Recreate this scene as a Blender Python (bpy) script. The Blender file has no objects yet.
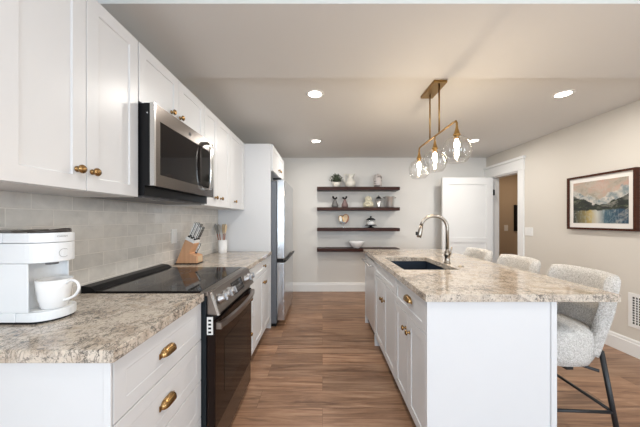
import bpy, math, random
from mathutils import Vector, Matrix
random.seed(7)
PI = math.pi
C = bpy.context.scene.collection
S = bpy.context.scene

# ------------------------------------------------------------------ camera, world, light, exposure
F, CX, CY, H = 260.0, 322.5, 219.5, 1.289
cam_d = bpy.data.cameras.new('camera'); cam = bpy.data.objects.new('camera', cam_d); C.objects.link(cam)
cam_d.sensor_width = 36; cam_d.lens = F * 36 / 640
cam_d.shift_x = -(CX - 320) / 640; cam_d.shift_y = (CY - 213.5) / 640
cam.location = (0, 0, H); cam.rotation_euler = (PI / 2, 0, 0); cam_d.clip_start = 0.02
S.camera = cam
w = bpy.data.worlds.new('world'); S.world = w; w.use_nodes = True
w.node_tree.nodes['Background'].inputs[0].default_value = (0.75, 0.87, 1, 1)
w.node_tree.nodes['Background'].inputs[1].default_value = 0.8
S.view_settings.view_transform = 'Standard'; S.view_settings.look = 'None'
S.view_settings.gamma = 1; S.view_settings.exposure = 0.43
S.view_settings.use_curve_mapping = False

def area(name, loc, rot, sx, sy, power, col, shape='RECTANGLE', spread=None):
    d = bpy.data.lights.new(name, 'AREA'); d.shape = shape; d.size = sx
    if shape == 'RECTANGLE': d.size_y = sy
    d.energy = power; d.color = col
    if spread: d.spread = spread
    o = bpy.data.objects.new(name, d); C.objects.link(o); o.location = loc; o.rotation_euler = rot
    return o
# daylight through the two wide windows of the wall behind the camera; the right-wall lamp is added fill for the left run
area('daylight_rear_left', (-0.15, -5.92, 1.35), (PI / 2, 0, 0), 1.7, 1.5, 76, (0.70, 0.85, 1.0))
area('daylight_rear_right', (1.95, -5.92, 1.35), (PI / 2, 0, 0), 1.5, 1.5, 66, (0.70, 0.85, 1.0))
area('side_fill_right', (2.88, -1.5, 1.35), (PI / 2, 0, PI / 2), 1.7, 1.5, 38, (0.82, 0.91, 1.0))
area('daylight_left', (-1.19, -1.5, 1.35), (PI / 2, 0, -PI / 2), 1.7, 1.5, 34, (0.80, 0.90, 1.0))

# ------------------------------------------------------------------ materials
def mat(name, col=(0.8, 0.8, 0.8), rough=0.5, metal=0.0, spec=0.5, coat=0.0):
    m = bpy.data.materials.new(name); m.use_nodes = True
    b = m.node_tree.nodes['Principled BSDF']
    b.inputs['Base Color'].default_value = (*col, 1); b.inputs['Roughness'].default_value = rough
    b.inputs['Metallic'].default_value = metal; b.inputs['Specular IOR Level'].default_value = spec
    b.inputs['Coat Weight'].default_value = coat
    return m
def nd(m, t, **kw):
    n = m.node_tree.nodes.new(t)
    for k, v in kw.items():
        if k in n.inputs: n.inputs[k].default_value = v
        else: setattr(n, k, v)
    return n
def ln(m, a, b): m.node_tree.links.new(a, b)
def coords(m, scale=(1, 1, 1), rot=(0, 0, 0), kind='Object'):
    t = nd(m, 'ShaderNodeTexCoord'); mp = nd(m, 'ShaderNodeMapping')
    mp.inputs['Scale'].default_value = scale; mp.inputs['Rotation'].default_value = rot
    ln(m, t.outputs[kind], mp.inputs['Vector']); return mp.outputs[0]
def ramp(m, src, stops):
    r = nd(m, 'ShaderNodeValToRGB'); e = r.color_ramp.elements
    while len(e) < len(stops): e.new(0.5)
    for i, (p, c) in enumerate(stops):
        e[i].position = p; e[i].color = (*c, 1) if len(c) == 3 else c
    ln(m, src, r.inputs[0]); return r.outputs[0]
def mix(m, fac, a, b, mode='MIX'):
    n = nd(m, 'ShaderNodeMix', data_type='RGBA', blend_type=mode)
    for s, v in ((n.inputs[0], fac), (n.inputs[6], a), (n.inputs[7], b)):
        if isinstance(v, (int, float)): s.default_value = v
        elif isinstance(v, tuple): s.default_value = (*v, 1)
        else: ln(m, v, s)
    return n.outputs[2]
def noise(m, v, scale, detail=4, rough=0.55, dist=0.0):
    n = nd(m, 'ShaderNodeTexNoise'); n.inputs['Scale'].default_value = scale
    n.inputs['Detail'].default_value = detail; n.inputs['Roughness'].default_value = rough
    n.inputs['Distortion'].default_value = dist; ln(m, v, n.inputs['Vector']); return n.outputs['Fac']
def math_(m, op, a, b=0.0, clamp=False):
    n = nd(m, 'ShaderNodeMath', operation=op); n.use_clamp = clamp
    for s, v in ((n.inputs[0], a), (n.inputs[1], b)):
        if isinstance(v, (int, float)): s.default_value = v
        else: ln(m, v, s)
    return n.outputs[0]
def bump(m, h, strength=0.2, dist=0.01):
    n = nd(m, 'ShaderNodeBump'); n.inputs['Strength'].default_value = strength; n.inputs['Distance'].default_value = dist
    ln(m, h, n.inputs['Height']); ln(m, n.outputs[0], bs(m).inputs['Normal'])
def bs(m): return m.node_tree.nodes['Principled BSDF']

M = {}
def wallmat(name, col):
    m = mat(name, col, 0.75, spec=0.25); v = coords(m)
    bump(m, noise(m, v, 180, 3), 0.08, 0.002); return m
M['wall'] = wallmat('wall_paint', (0.66, 0.62, 0.56))
M['backwall'] = wallmat('back_wall_paint', (0.72, 0.70, 0.665))
M['ceiling'] = wallmat('ceiling_paint', (0.72, 0.715, 0.70))
M['hall'] = wallmat('hall_paint', (0.50, 0.40, 0.30))
M['trim'] = mat('trim_paint', (0.80, 0.80, 0.79), 0.4)
M['cab'] = mat('cabinet_paint', (0.66, 0.665, 0.675), 0.32, spec=0.45)
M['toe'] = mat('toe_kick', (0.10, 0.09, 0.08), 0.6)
M['brass'] = mat('aged_brass', (0.34, 0.205, 0.085), 0.26, 1.0)
M['lampbrass'] = mat('lamp_brass', (0.36, 0.22, 0.08), 0.32, 1.0)
M['steel'] = mat('brushed_steel', (0.62, 0.61, 0.60), 0.25, 1.0)
v = coords(M['steel'], (2, 2, 300)); bump(M['steel'], noise(M['steel'], v, 4, 2), 0.02, 0.001)
M['rangesteel'] = mat('range_steel', (0.30, 0.265, 0.24), 0.3, 1.0)
M['dishsteel'] = mat('pale_steel', (0.74, 0.74, 0.75), 0.38, 0.6)
M['mwsteel'] = mat('dark_steel', (0.19, 0.165, 0.148), 0.27, 1.0)
M['knobsteel'] = mat('knob_steel', (0.42, 0.42, 0.43), 0.38, 1.0)
M['chrome'] = mat('polished_steel', (0.74, 0.73, 0.71), 0.22, 1.0)
M['nickel'] = mat('faucet_nickel', (0.36, 0.32, 0.275), 0.32, 1.0)
M['fridgeside'] = mat('fridge_side', (0.13, 0.14, 0.16), 0.4)
M['fridgesteel'] = mat('fridge_steel', (0.60, 0.62, 0.65), 0.22, 1.0)
M['blk'] = mat('black_plastic', (0.008, 0.008, 0.009), 0.35, spec=0.2)
M['blackglass'] = mat('black_glass', (0.012, 0.010, 0.010), 0.05, spec=0.35); bs(M['blackglass']).inputs['IOR'].default_value = 1.33
M['ovenglass'] = mat('oven_glass', (0.012, 0.006, 0.0045), 0.08, spec=0.3); bs(M['ovenglass']).inputs['IOR'].default_value = 1.33
M['darkside'] = mat('range_side', (0.012, 0.016, 0.019), 0.4, spec=0.2)
M['blkmetal'] = mat('black_powdercoat', (0.012, 0.014, 0.017), 0.42)
M['ceramic'] = mat('white_ceramic', (0.82, 0.82, 0.82), 0.12)
M['plastic'] = mat('white_plastic', (0.78, 0.80, 0.82), 0.3)
M['greyline'] = mat('grey_print', (0.16, 0.16, 0.17), 0.5)
M['cream'] = mat('cream_glaze', (0.62, 0.58, 0.44), 0.35)
M['pitcher'] = mat('pitcher_glaze', (0.70, 0.67, 0.60), 0.3)
M['greyfelt'] = mat('grey_ceramic', (0.15, 0.145, 0.14), 0.6)
M['pinkfelt'] = mat('mauve_ceramic', (0.20, 0.13, 0.125), 0.6)
M['utensil'] = mat('pale_utensil', (0.27, 0.26, 0.24), 0.45)
M['copperwood'] = mat('red_brown_wood', (0.28, 0.08, 0.035), 0.4)
M['tan'] = mat('pale_wood', (0.58, 0.44, 0.28), 0.5)
M['switch'] = mat('switch_plastic', (0.80, 0.79, 0.77), 0.35)
M['sink'] = mat('sink_composite', (0.035, 0.05, 0.075), 0.35, metal=0.3)
M['matboard'] = mat('mat_board', (0.78, 0.75, 0.71), 0.8)
M['dark'] = mat('dark_void', (0.015, 0.013, 0.012), 0.8)
M['gold'] = mat('gold_leaf', (0.50, 0.30, 0.12), 0.3, 0.9)

def glass(name, tint=(1, 1, 1), base=0.05, gain=0.75):
    m = bpy.data.materials.new(name); m.use_nodes = True; nt = m.node_tree; nt.nodes.remove(bs(m))
    tr = nd(m, 'ShaderNodeBsdfTransparent'); tr.inputs[0].default_value = (*tint, 1)
    gl = nd(m, 'ShaderNodeBsdfGlossy'); gl.inputs['Roughness'].default_value = 0.03
    lw = nd(m, 'ShaderNodeLayerWeight'); lw.inputs[0].default_value = 0.35
    f = math_(m, 'ADD', math_(m, 'MULTIPLY', lw.outputs['Facing'], gain), base, True)
    mx = nd(m, 'ShaderNodeMixShader'); ln(m, f, mx.inputs[0]); ln(m, tr.outputs[0], mx.inputs[1]); ln(m, gl.outputs[0], mx.inputs[2])
    ln(m, mx.outputs[0], nt.nodes['Material Output'].inputs[0]); return m
M['glass'] = glass('clear_glass', (0.985, 0.985, 0.98), 0.04, 0.6)
M['paneglass'] = glass('pane_glass', (1, 1, 1), 0.03, 0.4)
def emit(name, col, s):
    m = mat(name, col); bs(m).inputs['Emission Color'].default_value = (*col, 1); bs(m).inputs['Emission Strength'].default_value = s; return m
M['can'] = emit('downlight_lens', (1, 0.95, 0.86), 9)
M['bulb'] = emit('warm_bulb', (1, 0.83, 0.62), 40)
M['canring'] = mat('downlight_ring', (0.8, 0.8, 0.78), 0.4)

def wood(name, a, b, scale, rough=0.4, axis='x'):
    m = mat(name, a, rough)
    sc = {'x': (0.6, 9, 9), 'y': (9, 0.6, 9), 'z': (9, 9, 0.6)}[axis]
    v = coords(m, sc); n = noise(m, v, scale, 6, 0.6, 0.6)
    ln(m, ramp(m, n, [(0.3, a), (0.7, b)]), bs(m).inputs['Base Color']); bump(m, n, 0.08, 0.003); return m
M['shelf'] = wood('shelf_walnut', (0.022, 0.008, 0.006), (0.06, 0.02, 0.013), 3, 0.42); bs(M['shelf']).inputs['Specular IOR Level'].default_value = 0.15
M['frame'] = wood('frame_walnut', (0.035, 0.011, 0.006), (0.075, 0.024, 0.013), 3, 0.4); bs(M['frame']).inputs['Specular IOR Level'].default_value = 0.2
M['block'] = wood('block_beech', (0.52, 0.27, 0.145), (0.64, 0.37, 0.21), 4, 0.45, 'z')
M['coffeedark'] = mat('dark_gloss_plastic', (0.045, 0.036, 0.032), 0.2)
M['tank'] = mat('smoky_tank', (0.12, 0.11, 0.10), 0.12)

# floor: long planks running across the room
m = mat('plank_floor', (0.3, 0.2, 0.12), 0.36, spec=0.4); v = coords(m)
br = nd(m, 'ShaderNodeTexBrick'); ln(m, v, br.inputs['Vector']); br.offset = 0.37; br.squash = 1
for k, x in (('Scale', 1.0), ('Brick Width', 1.22), ('Row Height', 0.178), ('Mortar Size', 0.0009), ('Mortar Smooth', 0.1), ('Bias', 0.0)): br.inputs[k].default_value = x
br.inputs['Color1'].default_value = (0.0, 0.0, 0.0, 1); br.inputs['Color2'].default_value = (1, 1, 1, 1); br.inputs['Mortar'].default_value = (0.5, 0.5, 0.5, 1)
sh = nd(m, 'ShaderNodeVectorMath', operation='MULTIPLY_ADD')
ln(m, br.outputs['Color'], sh.inputs[0]); sh.inputs[1].default_value = (7, 5, 3); ln(m, coords(m, (0.7, 7.5, 1)), sh.inputs[2])
g = noise(m, sh.outputs[0], 2.2, 8, 0.62, 1.1)
g2 = noise(m, sh.outputs[0], 9.0, 5, 0.6, 0.4)
col = ramp(m, g, [(0.33, (0.12, 0.055, 0.030)), (0.48, (0.30, 0.165, 0.098)), (0.64, (0.47, 0.295, 0.19))])
col = mix(m, 0.28, col, ramp(m, g2, [(0.35, (0.20, 0.115, 0.07)), (0.65, (0.42, 0.27, 0.18))]))
tone = ramp(m, br.outputs['Color'], [(0.0, (0.76, 0.76, 0.76)), (1.0, (1.12, 1.08, 1.04))])
col = mix(m, 1.0, col, tone, 'MULTIPLY')
col = mix(m, math_(m, 'MULTIPLY', br.outputs['Fac'], 0.7), col, (0.09, 0.045, 0.026))
ln(m, col, bs(m).inputs['Base Color']); bump(m, math_(m, 'SUBTRACT', g, br.outputs['Fac']), 0.10, 0.002)
M['floor'] = m

# backsplash: pale grey glazed tiles in running bond on the X = const wall
m = mat('glazed_tile', (0.5, 0.5, 0.48), 0.16, spec=0.5)
tc = nd(m, 'ShaderNodeTexCoord'); sp = nd(m, 'ShaderNodeSeparateXYZ'); cb = nd(m, 'ShaderNodeCombineXYZ')
ln(m, tc.outputs['Object'], sp.inputs[0]); ln(m, math_(m, 'ADD', sp.outputs['Y'], 0.075), cb.inputs[0]); ln(m, math_(m, 'ADD', sp.outputs['Z'], 0.025), cb.inputs[1])
br = nd(m, 'ShaderNodeTexBrick'); ln(m, cb.outputs[0], br.inputs['Vector']); br.offset = 0.5
for k, x in (('Scale', 1.0), ('Brick Width', 0.182), ('Row Height', 0.0755), ('Mortar Size', 0.0022), ('Mortar Smooth', 0.2), ('Bias', 0.0)): br.inputs[k].default_value = x
br.inputs['Color1'].default_value = (0.54, 0.52, 0.485, 1); br.inputs['Color2'].default_value = (0.70, 0.675, 0.63, 1); br.inputs['Mortar'].default_value = (0.72, 0.69, 0.64, 1)
n = noise(m, cb.outputs[0], 14, 5, 0.6, 0.6)
col = mix(m, 0.45, br.outputs['Color'], ramp(m, n, [(0.3, (0.50, 0.48, 0.45)), (0.7, (0.76, 0.73, 0.68))]))
col = mix(m, br.outputs['Fac'], col, (0.72, 0.69, 0.64))
ln(m, col, bs(m).inputs['Base Color'])
ln(m, math_(m, 'ADD', math_(m, 'MULTIPLY', br.outputs['Fac'], 0.5), 0.16), bs(m).inputs['Roughness'])
bump(m, math_(m, 'SUBTRACT', math_(m, 'MULTIPLY', n, 0.8), br.outputs['Fac']), 0.35, 0.003)
M['tile'] = m

def granite(name, lo, hi):
    m = mat(name, hi, 0.10, spec=0.45); v = coords(m)
    base = ramp(m, noise(m, v, 11, 6, 0.65, 0.5), [(0.30, lo), (0.52, hi)])
    patch = ramp(m, noise(m, v, 4.5, 4, 0.6, 0.3), [(0.38, (0.25, 0.25, 0.25)), (0.62, (1, 1, 1))])
    def veins(sc, width, rot):
        nv = noise(m, coords(m, (1.35, 1, 1), (0, 0, rot)), sc, 8, 0.68, 0.7)
        rd = math_(m, 'ABSOLUTE', math_(m, 'SUBTRACT', nv, 0.5))
        return ramp(m, rd, [(0.0, (1, 1, 1)), (width, (0, 0, 0))])
    v1 = mix(m, 1.0, veins(12.0, 0.026, 0.5), patch, 'MULTIPLY'); v2 = veins(30.0, 0.028, 1.1)
    sp1 = ramp(m, noise(m, v, 62, 3, 0.7, 0.5), [(0.60, (0, 0, 0)), (0.64, (1, 1, 1))])
    sp2 = ramp(m, noise(m, v, 42, 5, 0.7, 0.6), [(0.59, (0, 0, 0)), (0.63, (1, 1, 1))])
    c = mix(m, math_(m, 'MULTIPLY', mix(m, 1.0, v2, patch, 'MULTIPLY'), 0.85), base, (0.06, 0.05, 0.05))
    c = mix(m, math_(m, 'MULTIPLY', sp1, 0.75), c, (0.13, 0.115, 0.11))
    c = mix(m, math_(m, 'MULTIPLY', mix(m, 1.0, sp2, patch, 'MULTIPLY'), 0.85), c, (0.03, 0.042, 0.045))
    c = mix(m, math_(m, 'MULTIPLY', v1, 1.0), c, (0.012, 0.012, 0.016))
    ln(m, c, bs(m).inputs['Base Color']); return m
M['granite'] = granite('granite', (0.38, 0.295, 0.22), (0.62, 0.545, 0.46))

# boucle
m = mat('boucle', (0.6, 0.57, 0.52), 0.95, spec=0.1); v = coords(m)
vo = nd(m, 'ShaderNodeTexVoronoi'); vo.inputs['Scale'].default_value = 160; ln(m, v, vo.inputs['Vector'])
nn = noise(m, v, 140, 4, 0.7, 1.0)
ln(m, mix(m, ramp(m, nn, [(0.36, (0, 0, 0)), (0.60, (1, 1, 1))]), (0.44, 0.415, 0.38), (0.84, 0.82, 0.79)), bs(m).inputs['Base Color'])
bump(m, math_(m, 'ADD', vo.outputs['Distance'], nn), 0.9, 0.006); M['boucle'] = m

# leaves
m = mat('leaf', (0.06, 0.09, 0.05), 0.6); v = coords(m)
ln(m, ramp(m, noise(m, v, 40), [(0.35, (0.02, 0.03, 0.018)), (0.65, (0.12, 0.145, 0.085))]), bs(m).inputs['Base Color']); M['leaf'] = m
# striped canister
m = mat('striped_glaze', (0.6, 0.55, 0.52), 0.35); v = coords(m, (3, 3, 26))
ln(m, ramp(m, noise(m, v, 1.6, 3, 0.5, 0.6), [(0.42, (0.20, 0.17, 0.16)), (0.5, (0.62, 0.56, 0.53))]), bs(m).inputs['Base Color']); M['stripe'] = m
# patterned steel bucket
m = mat('hammered_steel', (0.74, 0.73, 0.72), 0.3, 0.85); v = coords(m)
bump(m, noise(m, v, 60, 2), 0.6, 0.004); M['hammer'] = m

# abstract landscape painting, Generated coordinates: x across (0 left .. 1 right), z up
m = mat('painting', (0.5, 0.5, 0.5), 0.7)
tc = nd(m, 'ShaderNodeTexCoord'); sp = nd(m, 'ShaderNodeSeparateXYZ'); ln(m, tc.outputs['Generated'], sp.inputs[0])
U = math_(m, 'SUBTRACT', 1.0, sp.outputs['Y']); V = sp.outputs['Z']
cb = nd(m, 'ShaderNodeCombineXYZ'); ln(m, U, cb.inputs[0]); ln(m, V, cb.inputs[1]); P = cb.outputs[0]
def pn(sc, det=5, dist=0.5, st=(1, 1, 1)):
    mp = nd(m, 'ShaderNodeMapping'); mp.inputs['Scale'].default_value = st; ln(m, P, mp.inputs[0]); return noise(m, mp.outputs[0], sc, det, 0.65, dist)
sky = ramp(m, pn(2.6), [(0.3, (0.24, 0.22, 0.17)), (0.45, (0.42, 0.36, 0.29)), (0.58, (0.52, 0.33, 0.26)), (0.72, (0.40, 0.38, 0.33))])
def below(level, width=0.03):   # 1 where V < level
    return math_(m, 'MULTIPLY', math_(m, 'SUBTRACT', level, V), 1.0 / width, True)
c = sky
lvl = math_(m, 'ADD', math_(m, 'MULTIPLY', math_(m, 'ABSOLUTE', math_(m, 'SUBTRACT', U, 0.48)), 0.55), math_(m, 'MULTIPLY', pn(4), 0.45))
c = mix(m, below(math_(m, 'ADD', lvl, 0.36), 0.05), c, ramp(m, pn(9), [(0.4, (0.20, 0.25, 0.27)), (0.6, (0.60, 0.56, 0.50))]))
lvl2 = math_(m, 'ADD', math_(m, 'MULTIPLY', math_(m, 'POWER', math_(m, 'ABSOLUTE', math_(m, 'SUBTRACT', U, 0.52)), 1.3), 0.62), math_(m, 'MULTIPLY', pn(6), 0.30))
c = mix(m, below(math_(m, 'ADD', lvl2, 0.28), 0.02), c, ramp(m, pn(5, 6, 0.8, (1, 3, 1)), [(0.44, (0.003, 0.006, 0.006)), (0.58, (0.02, 0.028, 0.014)), (0.70, (0.16, 0.17, 0.09))]))
water = ramp(m, U, [(0.02, (0.03, 0.04, 0.03)), (0.22, (0.20, 0.16, 0.06)), (0.36, (0.48, 0.36, 0.12)), (0.48, (0.56, 0.55, 0.50)), (0.62, (0.04, 0.10, 0.14)), (0.90, (0.01, 0.045, 0.09))])
water = mix(m, ramp(m, pn(7, 6, 0.4, (3, 0.7, 1)), [(0.50, (0, 0, 0)), (0.74, (0.7, 0.7, 0.7))]), water, (0.40, 0.47, 0.48))
c = mix(m, below(math_(m, 'ADD', math_(m, 'MULTIPLY', pn(8), 0.12), 0.26), 0.03), c, water)
c = mix(m, ramp(m, pn(3.5, 7, 1.2), [(0.50, (0, 0, 0)), (0.60, (0.45, 0.45, 0.45)), (0.66, (0, 0, 0))]), c, (0.50, 0.47, 0.41))
c = mix(m, 0.12, c, (0.10, 0.11, 0.10))
ln(m, c, bs(m).inputs['Base Color']); M['painting'] = m

# ------------------------------------------------------------------ mesh builder
def wloc(o):
    v = Vector((0, 0, 0))
    while o is not None:
        v += o.location; o = o.parent
    return v
class MB:
    def __init__(s): s.v = []; s.f = []; s.sm = []
    def add(s, vs, fs, smooth=False):
        b = len(s.v); s.v += [tuple(p) for p in vs]; s.f += [tuple(b + i for i in f) for f in fs]; s.sm += [smooth] * len(fs); return s
    def box(s, x0, x1, y0, y1, z0, z1):
        vs = [(x, y, z) for z in (z0, z1) for y in (y0, y1) for x in (x0, x1)]
        return s.add(vs, [(0, 2, 3, 1), (4, 5, 7, 6), (0, 1, 5, 4), (2, 6, 7, 3), (0, 4, 6, 2), (1, 3, 7, 5)])
    def prism(s, poly, a0, a1, axis='z', smooth=False):
        n = len(poly)
        def p(u, v, a): return {'z': (u, v, a), 'y': (u, a, v), 'x': (a, u, v)}[axis]
        vs = [p(u, v, a0) for u, v in poly] + [p(u, v, a1) for u, v in poly]
        s.add(vs, [(i, (i + 1) % n, n + (i + 1) % n, n + i) for i in range(n)], smooth)
        b = len(s.v) - 2 * n
        s.f += [tuple(b + i for i in reversed(range(n))), tuple(b + n + i for i in range(n))]; s.sm += [False, False]; return s
    def lathe(s, prof, org, axis=(0, 0, 1), n=24, sc=(1, 1)):
        a = Vector(axis).normalized(); q = a.to_track_quat('Z', 'Y'); o = Vector(org)
        vs = []; fs = []
        for r, h in prof:
            for k in range(n):
                t = 2 * PI * k / n
                vs.append(o + q @ Vector((r * sc[0] * math.cos(t), r * sc[1] * math.sin(t), h)))
        for i in range(len(prof) - 1):
            for k in range(n):
                k2 = (k + 1) % n; fs.append((i * n + k, i * n + k2, (i + 1) * n + k2, (i + 1) * n + k))
        if prof[0][0] > 1e-6: fs.append(tuple(range(n - 1, -1, -1)))
        if prof[-1][0] > 1e-6: fs.append(tuple((len(prof) - 1) * n + k for k in range(n)))
        return s.add(vs, fs, True)
    def open_lathe(s, prof, org, n=32):
        b = len(s.f); s.lathe(prof, org, n=n)
        k = [i for i in range(b, len(s.f)) if len(s.f[i]) > 4]
        for i in reversed(k): del s.f[i]; del s.sm[i]
        return s
    def tube(s, pts, r, n=12, closed=False):
        pts = [Vector(p) for p in pts]; N = len(pts); rs = r if isinstance(r, (list, tuple)) else [r] * N
        vs = []; up = None
        for i, p in enumerate(pts):
            if closed: d = pts[(i + 1) % N] - pts[i - 1]
            else: d = pts[min(i + 1, N - 1)] - pts[max(i - 1, 0)]
            d.normalize()
            if up is None: up = Vector((0, 0, 1)) if abs(d.z) < 0.9 else Vector((1, 0, 0))
            x = up.cross(d)
            if x.length < 1e-4: x = Vector((0, 1, 0)).cross(d)
            x.normalize(); y = d.cross(x); up = y
            for k in range(n):
                t = 2 * PI * k / n; vs.append(p + rs[i] * (math.cos(t) * x + math.sin(t) * y))
        fs = []
        for i in range(N if closed else N - 1):
            j = (i + 1) % N
            for k in range(n): fs.append((i * n + k, i * n + (k + 1) % n, j * n + (k + 1) % n, j * n + k))
        if not closed: fs += [tuple(range(n - 1, -1, -1)), tuple((N - 1) * n + k for k in range(n))]
        return s.add(vs, fs, True)
    def ball(s, c, rx, ry, rz, n=16, mth=10):
        prof = [(math.sin(PI * i / mth), -math.cos(PI * i / mth)) for i in range(mth + 1)]
        vs0 = len(s.v); s.lathe([(max(r, 0.0), h) for r, h in prof], (0, 0, 0), n=n)
        for i in range(vs0, len(s.v)):
            x, y, z = s.v[i]; s.v[i] = (c[0] + x * rx, c[1] + y * ry, c[2] + z * rz)
        return s
    def build(s, name, m, parent=None, bevel=0.0, seg=2, recalc=True, label=None):
        off = wloc(parent)
        me = bpy.data.meshes.new(name); me.from_pydata([tuple(Vector(p) - off) for p in s.v], [], s.f)
        import bmesh
        b = bmesh.new(); b.from_mesh(me); bmesh.ops.remove_doubles(b, verts=b.verts, dist=1e-6)
        b.free()
        me.polygons.foreach_set('use_smooth', s.sm)
        b = bmesh.new(); b.from_mesh(me); bmesh.ops.remove_doubles(b, verts=b.verts, dist=1e-6)
        if recalc: bmesh.ops.recalc_face_normals(b, faces=b.faces)
        b.to_mesh(me); b.free()
        me.materials.append(M[m] if isinstance(m, str) else m)
        o = bpy.data.objects.new(name, me); C.objects.link(o)
        if parent: o.parent = parent
        if bevel:
            md = o.modifiers.new('bevel', 'BEVEL'); md.width = bevel; md.segments = seg; md.limit_method = 'ANGLE'; md.angle_limit = math.radians(40)
        if label: o['label'] = label
        return o
def tag(o, label, cat, group=None):
    o['label'] = label; o['category'] = cat
    if group: o['group'] = group
    return o
def thing(name, label, cat, loc=(0, 0, 0), group=None):
    o = bpy.data.objects.new(name, None); C.objects.link(o); o.location = loc; o.empty_display_size = 0.1
    return tag(o, label, cat, group)
def struct(name, mb, m, parent=None, bevel=0):
    o = mb.build(name, m, parent, bevel)
    if not parent: o['kind'] = 'structure'
    return o
def dup(root, loc, label=None, group=None):
    def cp(o, par):
        c = o.copy(); C.objects.link(c); c.parent = par
        for ch in [x for x in list(bpy.data.objects) if x.parent == o]: cp(ch, c)
        return c
    r = cp(root, None); r.location = loc
    if label: r['label'] = label
    if group: r['group'] = group
    return r
def rrect(x0, x1, y0, y1, r, n=6):
    out = []
    for cx, cy, a in ((x1 - r, y1 - r, 0), (x0 + r, y1 - r, 90), (x0 + r, y0 + r, 180), (x1 - r, y0 + r, 270)):
        for k in range(n + 1):
            t = math.radians(a + 90 * k / n); out.append((cx + r * math.cos(t), cy + r * math.sin(t)))
    return out
def smooth_path(pts, n=8):
    pts = [Vector(p) for p in pts]; P = [pts[0]] + pts + [pts[-1]]; out = []
    for i in range(1, len(P) - 2):
        p0, p1, p2, p3 = P[i - 1], P[i], P[i + 1], P[i + 2]
        for k in range(n):
            t = k / n
            out.append(0.5 * ((2 * p1) + (-p0 + p2) * t + (2 * p0 - 5 * p1 + 4 * p2 - p3) * t * t + (-p0 + 3 * p1 - 3 * p2 + p3) * t ** 3))
    out.append(pts[-1]); return out

# ------------------------------------------------------------------ room
XL, XR, YB, YR, ZC = -1.25, 2.94, 4.67, -6.0, 2.40
WY0, WY1 = -2.4, -0.6
struct('floor', MB().box(-1.4, 4.6, YR - 0.15, 5.6, -0.1, 0), 'floor')
struct('ceiling', MB().box(-1.4, 4.6, YR - 0.15, 5.6, ZC, ZC + 0.1), 'ceiling')
struct('trim_1', MB().box(XL, XR, 1.29, 1.968, 2.36, ZC), 'ceiling')
struct('wall_left', MB().box(XL - 0.12, XL, WY1, YB, 0, ZC).box(XL - 0.12, XL, YR, WY0, 0, ZC).box(XL - 0.12, XL, WY0, WY1, 0, 0.55).box(XL - 0.12, XL, WY0, WY1, 2.15, ZC), 'wall')
struct('wall_back', MB().box(XL - 0.12, XR, YB, YB + 0.12, 0, ZC), 'backwall')
DY0, DY1, DZ = 3.89, 4.52, 2.02
struct('wall_right', MB().box(XR, XR + 0.12, WY1, DY0, 0, ZC).box(XR, XR + 0.12, DY0, DY1, DZ, ZC).box(XR, XR + 0.12, DY1, YB + 0.12, 0, ZC)
       .box(XR, XR + 0.12, YR, WY0, 0, ZC).box(XR, XR + 0.12, WY0, WY1, 0, 0.55).box(XR, XR + 0.12, WY0, WY1, 2.15, ZC), 'wall')
rw = MB()
segs = [(XL, -1.05), (0.75, 1.15), (2.75, XR)]
for a, b in segs: rw.box(a, b, YR - 0.12, YR, 0, ZC)
for a, b in ((-1.05, 0.75), (1.15, 2.75)): rw.box(a, b, YR - 0.12, YR, 0, 0.55).box(a, b, YR - 0.12, YR, 2.15, ZC)
struct('wall_rear', rw, 'wall')
def window(name, axis, a0, a1, pos):
    o = bpy.data.objects.new(name, None); C.objects.link(o); o['kind'] = 'structure'
    f = MB(); g = MB()
    def bx(mb, u0, u1, z0, z1, t0, t1):
        if axis == 'y': mb.box(u0, u1, pos - t1, pos - t0, z0, z1)
        else: mb.box(pos + t0, pos + t1, u0, u1, z0, z1)
    bx(f, a0, a1, 0.55, 0.60, 0.02, 0.1); bx(f, a0, a1, 2.10, 2.15, 0.02, 0.1)
    mid = (a0 + a1) / 2
    for u in (a0 + 0.025, mid, a1 - 0.025): bx(f, u - 0.025, u + 0.025, 0.60, 2.10, 0.02, 0.1)
    bx(f, a0, a1, 1.33, 1.37, 0.03, 0.09)
    bx(g, a0 + 0.05, a1 - 0.05, 0.6, 2.1, 0.055, 0.06)
    f.build('window_frame', 'trim', o); g.build('pane', 'paneglass', o)
window('window_1', 'y', -1.05, 0.75, YR); window('window_2', 'y', 1.15, 2.75, YR); window('fill_window', 'x', WY0, WY1, XR); window('window_4', 'x', WY0, WY1, XL - 0.12)  # right-wall window is unseen, added to go with the side fill
# hallway beyond the doorway
struct('wall_hallway', MB().box(XR + 0.12, 4.5, 5.3, 5.4, 0, ZC).box(4.4, 4.5, 3.0, 5.3, 0, ZC).box(XR + 0.12, 4.5, 2.9, 3.0, 0, ZC)
       .box(XR + 0.12, XR + 0.13, YB + 0.12, 5.3, 0, ZC), 'hall')
area('hallway_lamp', (3.75, 4.5, 2.3), (0, 0, 0), 0.3, 0.3, 5, (1.0, 0.78, 0.55))
# baseboards
def base_profile(t=0.016, h=0.155): return [(0, 0), (t, 0), (t, h - 0.035), (t * 0.7, h - 0.028), (t * 0.7, h - 0.012), (t * 0.35, h), (0, h)]
bb = MB().prism([(XR - u, v) for u, v in base_profile()], YR, 3.785, 'y'); struct('baseboard_right', bb, 'trim')
bb = MB().prism([(YB - u, v) for u, v in base_profile()], -0.6, XR, 'x'); struct('baseboard_back', bb, 'trim')
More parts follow.
